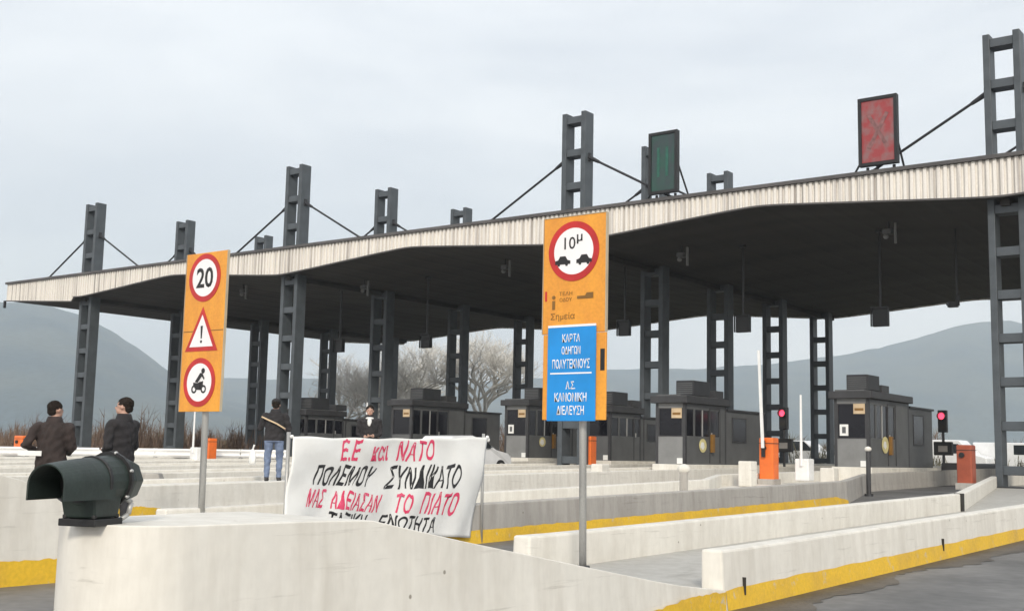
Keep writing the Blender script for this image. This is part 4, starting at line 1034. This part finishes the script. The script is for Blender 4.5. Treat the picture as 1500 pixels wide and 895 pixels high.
# bag at his side
bg_ = thing('plastic_bag', (-18.62, 16.05, .85), 'white plastic bag held beside the man in jeans', 'bag')
mb = MB(); mb.rings([[(-18.62+.09*k_*math.cos(6.2832*i/14), 16.05+.05*k_*math.sin(6.2832*i/14), z) for i in range(14)] for z, k_ in ((.86, .5), (.88, .95), (1.0, 1.05), (1.12, .8), (1.17, .35))])
mb.build('sack', M['notice'], bg_, smooth=True)
MB().tube((-18.62, 16.05, 1.16), (-18.60, 16.07, 1.26), .012, .02, n=8).build('handle', M['notice'], bg_)
def scarf(rt, hp):
    mb = MB(); mb.ellipsoid((0, .10, 1.36), .05, .05, .11).ellipsoid((0, .05, 1.45), .09, .09, .035)
    local(mb, 'scarf', M['notice'], rt, smooth=True)
p4 = person((-18.15, 18.95, .52), HEAD+math.pi+.1, 1.66, 'dark haired person in dark coat and white scarf behind the top of the banner', (M['coat'], M['trousers']), A_FRONT, extras=scarf)

# ------------------------------------------------------------------ small white car beyond the banner
cx0, cY = -27.1, 33.2
car_ = thing('parked_car', (cx0, cY, zr(cY)), 'small white hatchback partly hidden behind the right end of the banner', 'car')
zc = zr(cY)
side = [(-1.9, .35), (-1.95, .75), (-1.85, 1.0), (-1.4, 1.42), (-.2, 1.47), (.45, 1.32), (1.05, .98), (1.75, .86), (1.95, .68), (1.98, .35)]
mb = MB(); rg = []
for x, k_ in ((-.80, .93), (-.72, 1.), (.72, 1.), (.80, .93)):
    rg.append([(cx0+x*(1 if z < 1.05 else .84), cY+y*(1 if k_ == 1. else .985), zc+.3+(z-.3)*(1 if k_ == 1. else .96)) for y, z in side])
mb.rings(rg); mb.build('body', M['carwhite'], car_, bevel=.04, bev_seg=3)
for s in (-1, 1):
    mb = MB(); mb.prism([(cY-1.25, zc+1.02), (cY-1.0, zc+1.33), (cY+.3, zc+1.33), (cY+.85, zc+1.02)], 'x', cx0+s*.755-.02, cx0+s*.755+.02); mb.build('side_window', M['carglass'], car_)
    for yy in (-1.25, 1.25):
        wh = MB().tube((cx0+s*.66, cY+yy, zc+.31), (cx0+s*.825, cY+yy, zc+.31), .31, n=24).build('wheel', M['tyre'], car_, bevel=.02)
        MB().tube((cx0+s*.8255, cY+yy, zc+.31), (cx0+s*.835, cY+yy, zc+.31), .2, n=16).build('rim', M['galv'], wh)
    MB().ellipsoid((cx0+s*.62, cY+1.9, zc+.72), .16, .07, .09).build('headlight', M['galv'], car_, smooth=True)
mb = MB(); mb.face([(cx0-.6, cY+.47, zc+1.33), (cx0+.6, cY+.47, zc+1.33), (cx0+.68, cY+1.06, zc+1.0), (cx0-.68, cY+1.06, zc+1.0)]); mb.build('windscreen', M['carglass'], car_)

# ------------------------------------------------------------------ vans and rail beyond the plaza
def van(X, Y, rot, label, L_=5.2, H_=2.1):
    z0 = .51
    rt = thing('parked_van', (X, Y, z0), label, 'van', 'white vans parked beyond the plaza')
    side = [(-L_/2, .4), (-L_/2, H_), (L_/2-1.7, H_), (L_/2-.9, 1.25), (L_/2-.05, 1.0), (L_/2, .4)]
    mb = MB(); mb.prism([(X+y, z0+z) for y, z in side], 'y', Y-.95, Y+.95); mb.build('body', M['carwhite'], rt, bevel=.06)
    for yy in (-.955, .955):
        MB().prism([(X+L_/2-2.5, z0+1.25), (X+L_/2-2.5, z0+1.85), (X+L_/2-1.75, z0+1.85), (X+L_/2-1.1, z0+1.25)], 'y', Y+yy-.01, Y+yy+.01).build('side_window', M['carglass'], rt)
        for xx in (-L_/2+.9, L_/2-.9):
            wh = MB().tube((X+xx, Y+yy*.88, z0+.33), (X+xx, Y+yy*1.01, z0+.33), .33, n=20).build('wheel', M['tyre'], rt)
van(-22.9, 77.5, 0, 'white van parked far beyond the faded red barrier machine')
van(-19.2, 79.5, 0, 'white van seen through the rightmost column near the ground', 5.0, 2.0)
van(-31.4, 74.0, 0, 'white van parked far behind the orange barrier machine', 4.6, 1.9)
gr = thing('guard_rail', (-39, 27.5, zr(27)), 'pale guard rail between the man in black coat and the amber 20 sign', 'guard rail')
for i in range(8):
    f_ = i/7; p = Vector((-43.6, 24.2, 0)).lerp(Vector((-34.4, 31.2, 0)), f_)
    MB().box(p.x-.05, p.x+.05, p.y-.06, p.y+.06, zr(p.y), zr(p.y)+.85).build('post', M['galv'], gr)
mb = MB(); a, b_ = Vector((-43.7, 24.1, 0)), Vector((-34.3, 31.3, 0)); d = (b_-a).normalized(); nn = Vector((d.y, -d.x, 0))
prof = [(.065, .52), (.10, .58), (.065, .65), (.065, .70), (.10, .77), (.065, .83), (.055, .83), (.055, .52)]
mb.rings([[a+nn*o_+Vector((0, 0, zr(a.y)+z)) for o_, z in prof], [b_+nn*o_+Vector((0, 0, zr(b_.y)+z)) for o_, z in prof]])
mb.build('rail', M['white'], gr)
# grey trapezoid footing beyond the amber sign pole
ft_ = MB(); ft_.rings([[(-21.9, 14.9, .02), (-20.9, 15.7, .02), (-21.2, 16.1, .02), (-22.2, 15.3, .02)], [(-21.75, 15.1, .62), (-21.1, 15.62, .62), (-21.3, 15.88, .62), (-21.95, 15.36, .62)]])
tag(ft_.build('sign_footing', M['conc_grey'], None, bevel=.03), 'grey trapezoid concrete footing behind the amber sign pole', 'concrete footing')

# ------------------------------------------------------------------ bare trees and scrub
def bare_tree(X, Y, H, label, seed, spread=.68, depth=7, group='bare winter trees beyond the plaza'):
    rnd = random.Random(seed); z0 = .5
    rt = thing('bare_tree', (X, Y, z0), label, 'tree', group)
    tr = MB(); cr_ = MB(); cnt = [0]
    def grow(p, d, ln, r_, lev):
        cnt[0] += 1
        mb = tr if lev == 0 else cr_
        q_ = p+d*ln
        bend = p.lerp(q_, .5)+Vector((rnd.uniform(-1, 1), rnd.uniform(-1, 1), rnd.uniform(-.3, .5)))*ln*.09
        nsd = 8 if lev == 0 else (5 if lev < 3 else 3)
        mb.tube(p, bend, r_, r_*.85, nsd, cap=False); mb.tube(bend, q_, r_*.85, r_*.68, nsd, cap=False)
        if lev >= depth: return
        nb = rnd.choice((4, 4, 5)) if lev < 2 else rnd.choice((3, 3, 3))
        for k in range(nb):
            ax = Vector((rnd.uniform(-1, 1), rnd.uniform(-1, 1), rnd.uniform(-.25, .6))).normalized()
            nd = (d*(1-spread*.62)+ax*spread*1.0+Vector((0, 0, .10))).normalized()
            st_ = p.lerp(q_, rnd.uniform(.45, 1.)) if k else q_
            grow(st_, nd, ln*rnd.uniform(.66, .84), r_*rnd.uniform(.56, .68), lev+1)
    grow(Vector((X, Y, z0)), Vector((rnd.uniform(-.06, .06), rnd.uniform(-.06, .06), 1)).normalized(), H*.26, H*.022, 0)
    tr.build('trunk', M['bark'], rt); cr_.build('crown', M['twig'], rt)
bare_tree(-57.5, 63.5, 11.5, 'tall pale bare tree seen above the middle of the banner', 21)
bare_tree(-62.5, 62.5, 10.5, 'pale bare tree seen between the columns left of the banner middle', 22)
bare_tree(-52.8, 66.5, 12.0, 'tall pale bare tree seen left of the amber and blue sign', 23)
bare_tree(-66.5, 72.5, 11.5, 'slender bare tree standing farther back behind the other bare trees', 24)
def scrub(name, area, n, hgt, m, label, seed):
    rnd = random.Random(seed); mb = MB()
    for _ in range(n):
        u, v = rnd.random(), rnd.random()
        X = area[0]+(area[1]-area[0])*u; Y = area[2]+(area[3]-area[2])*v
        hh = hgt*rnd.uniform(.5, 1.15)*(1+.35*math.sin(X*.35)+.25*math.sin(X*.83+2)); z0 = .45
        for k in range(26):
            a = rnd.uniform(0, 6.283); lean = rnd.uniform(.1, .75); l_ = hh*rnd.uniform(.45, 1.)
            b0 = Vector((X+rnd.uniform(-.5, .5), Y+rnd.uniform(-.5, .5), z0+rnd.uniform(0, hh*.45))); tip = b0+Vector((math.cos(a)*lean*.6, math.sin(a)*lean*.6, 1)).normalized()*l_*.6
            wv = Vector((-math.sin(a), math.cos(a), 0))*rnd.uniform(.02, .05)
            mb.bm.faces.new([mb.bm.verts.new(p) for p in (b0-wv, b0+wv, tip)])
            m_ = b0.lerp(tip, .55); t2 = m_+Vector((rnd.uniform(-1, 1), rnd.uniform(-1, 1), .8)).normalized()*l_*.3
            mb.bm.faces.new([mb.bm.verts.new(p) for p in (m_-wv*.7, m_+wv*.7, t2)])
    tag(mb.build(name, m), label, 'scrub', kind='stuff')
scrub('dry_brush', (-150, 12, 84, 100), 900, 3.0, M['brush_brown'], 'brown leafless scrub behind the toll plaza', 31)
scrub('low_scrub', (-150, 12, 70, 86), 900, 1.7, M['brush_olive'], 'low olive scrub along the far verge', 32)
scrub('roadside_brush', (-110, -52, 45, 66), 420, 2.3, M['brush_brown'], 'brown leafless scrub at the left end of the plaza', 33)

# ------------------------------------------------------------------ air
mh = bpy.data.materials.new('pale_haze'); mh.use_nodes = True
t = mh.node_tree; t.nodes.remove(t.nodes['Principled BSDF'])
vo = t.nodes.new('ShaderNodeVolumePrincipled'); vo.inputs['Color'].default_value = (.86, .94, 1, 1); vo.inputs['Density'].default_value = 3.6e-4; vo.inputs['Anisotropy'].default_value = .2
t.links.new(vo.outputs[0], t.nodes['Material Output'].inputs['Volume'])
o = MB().box(-4400, 1500, -300, 3700, -3, 720).build('haze', mh)
o.display_type = 'WIRE'
tag(o, 'thin pale winter haze over the whole place', 'haze', kind='stuff')

bpy.data.scenes.remove(TMP)
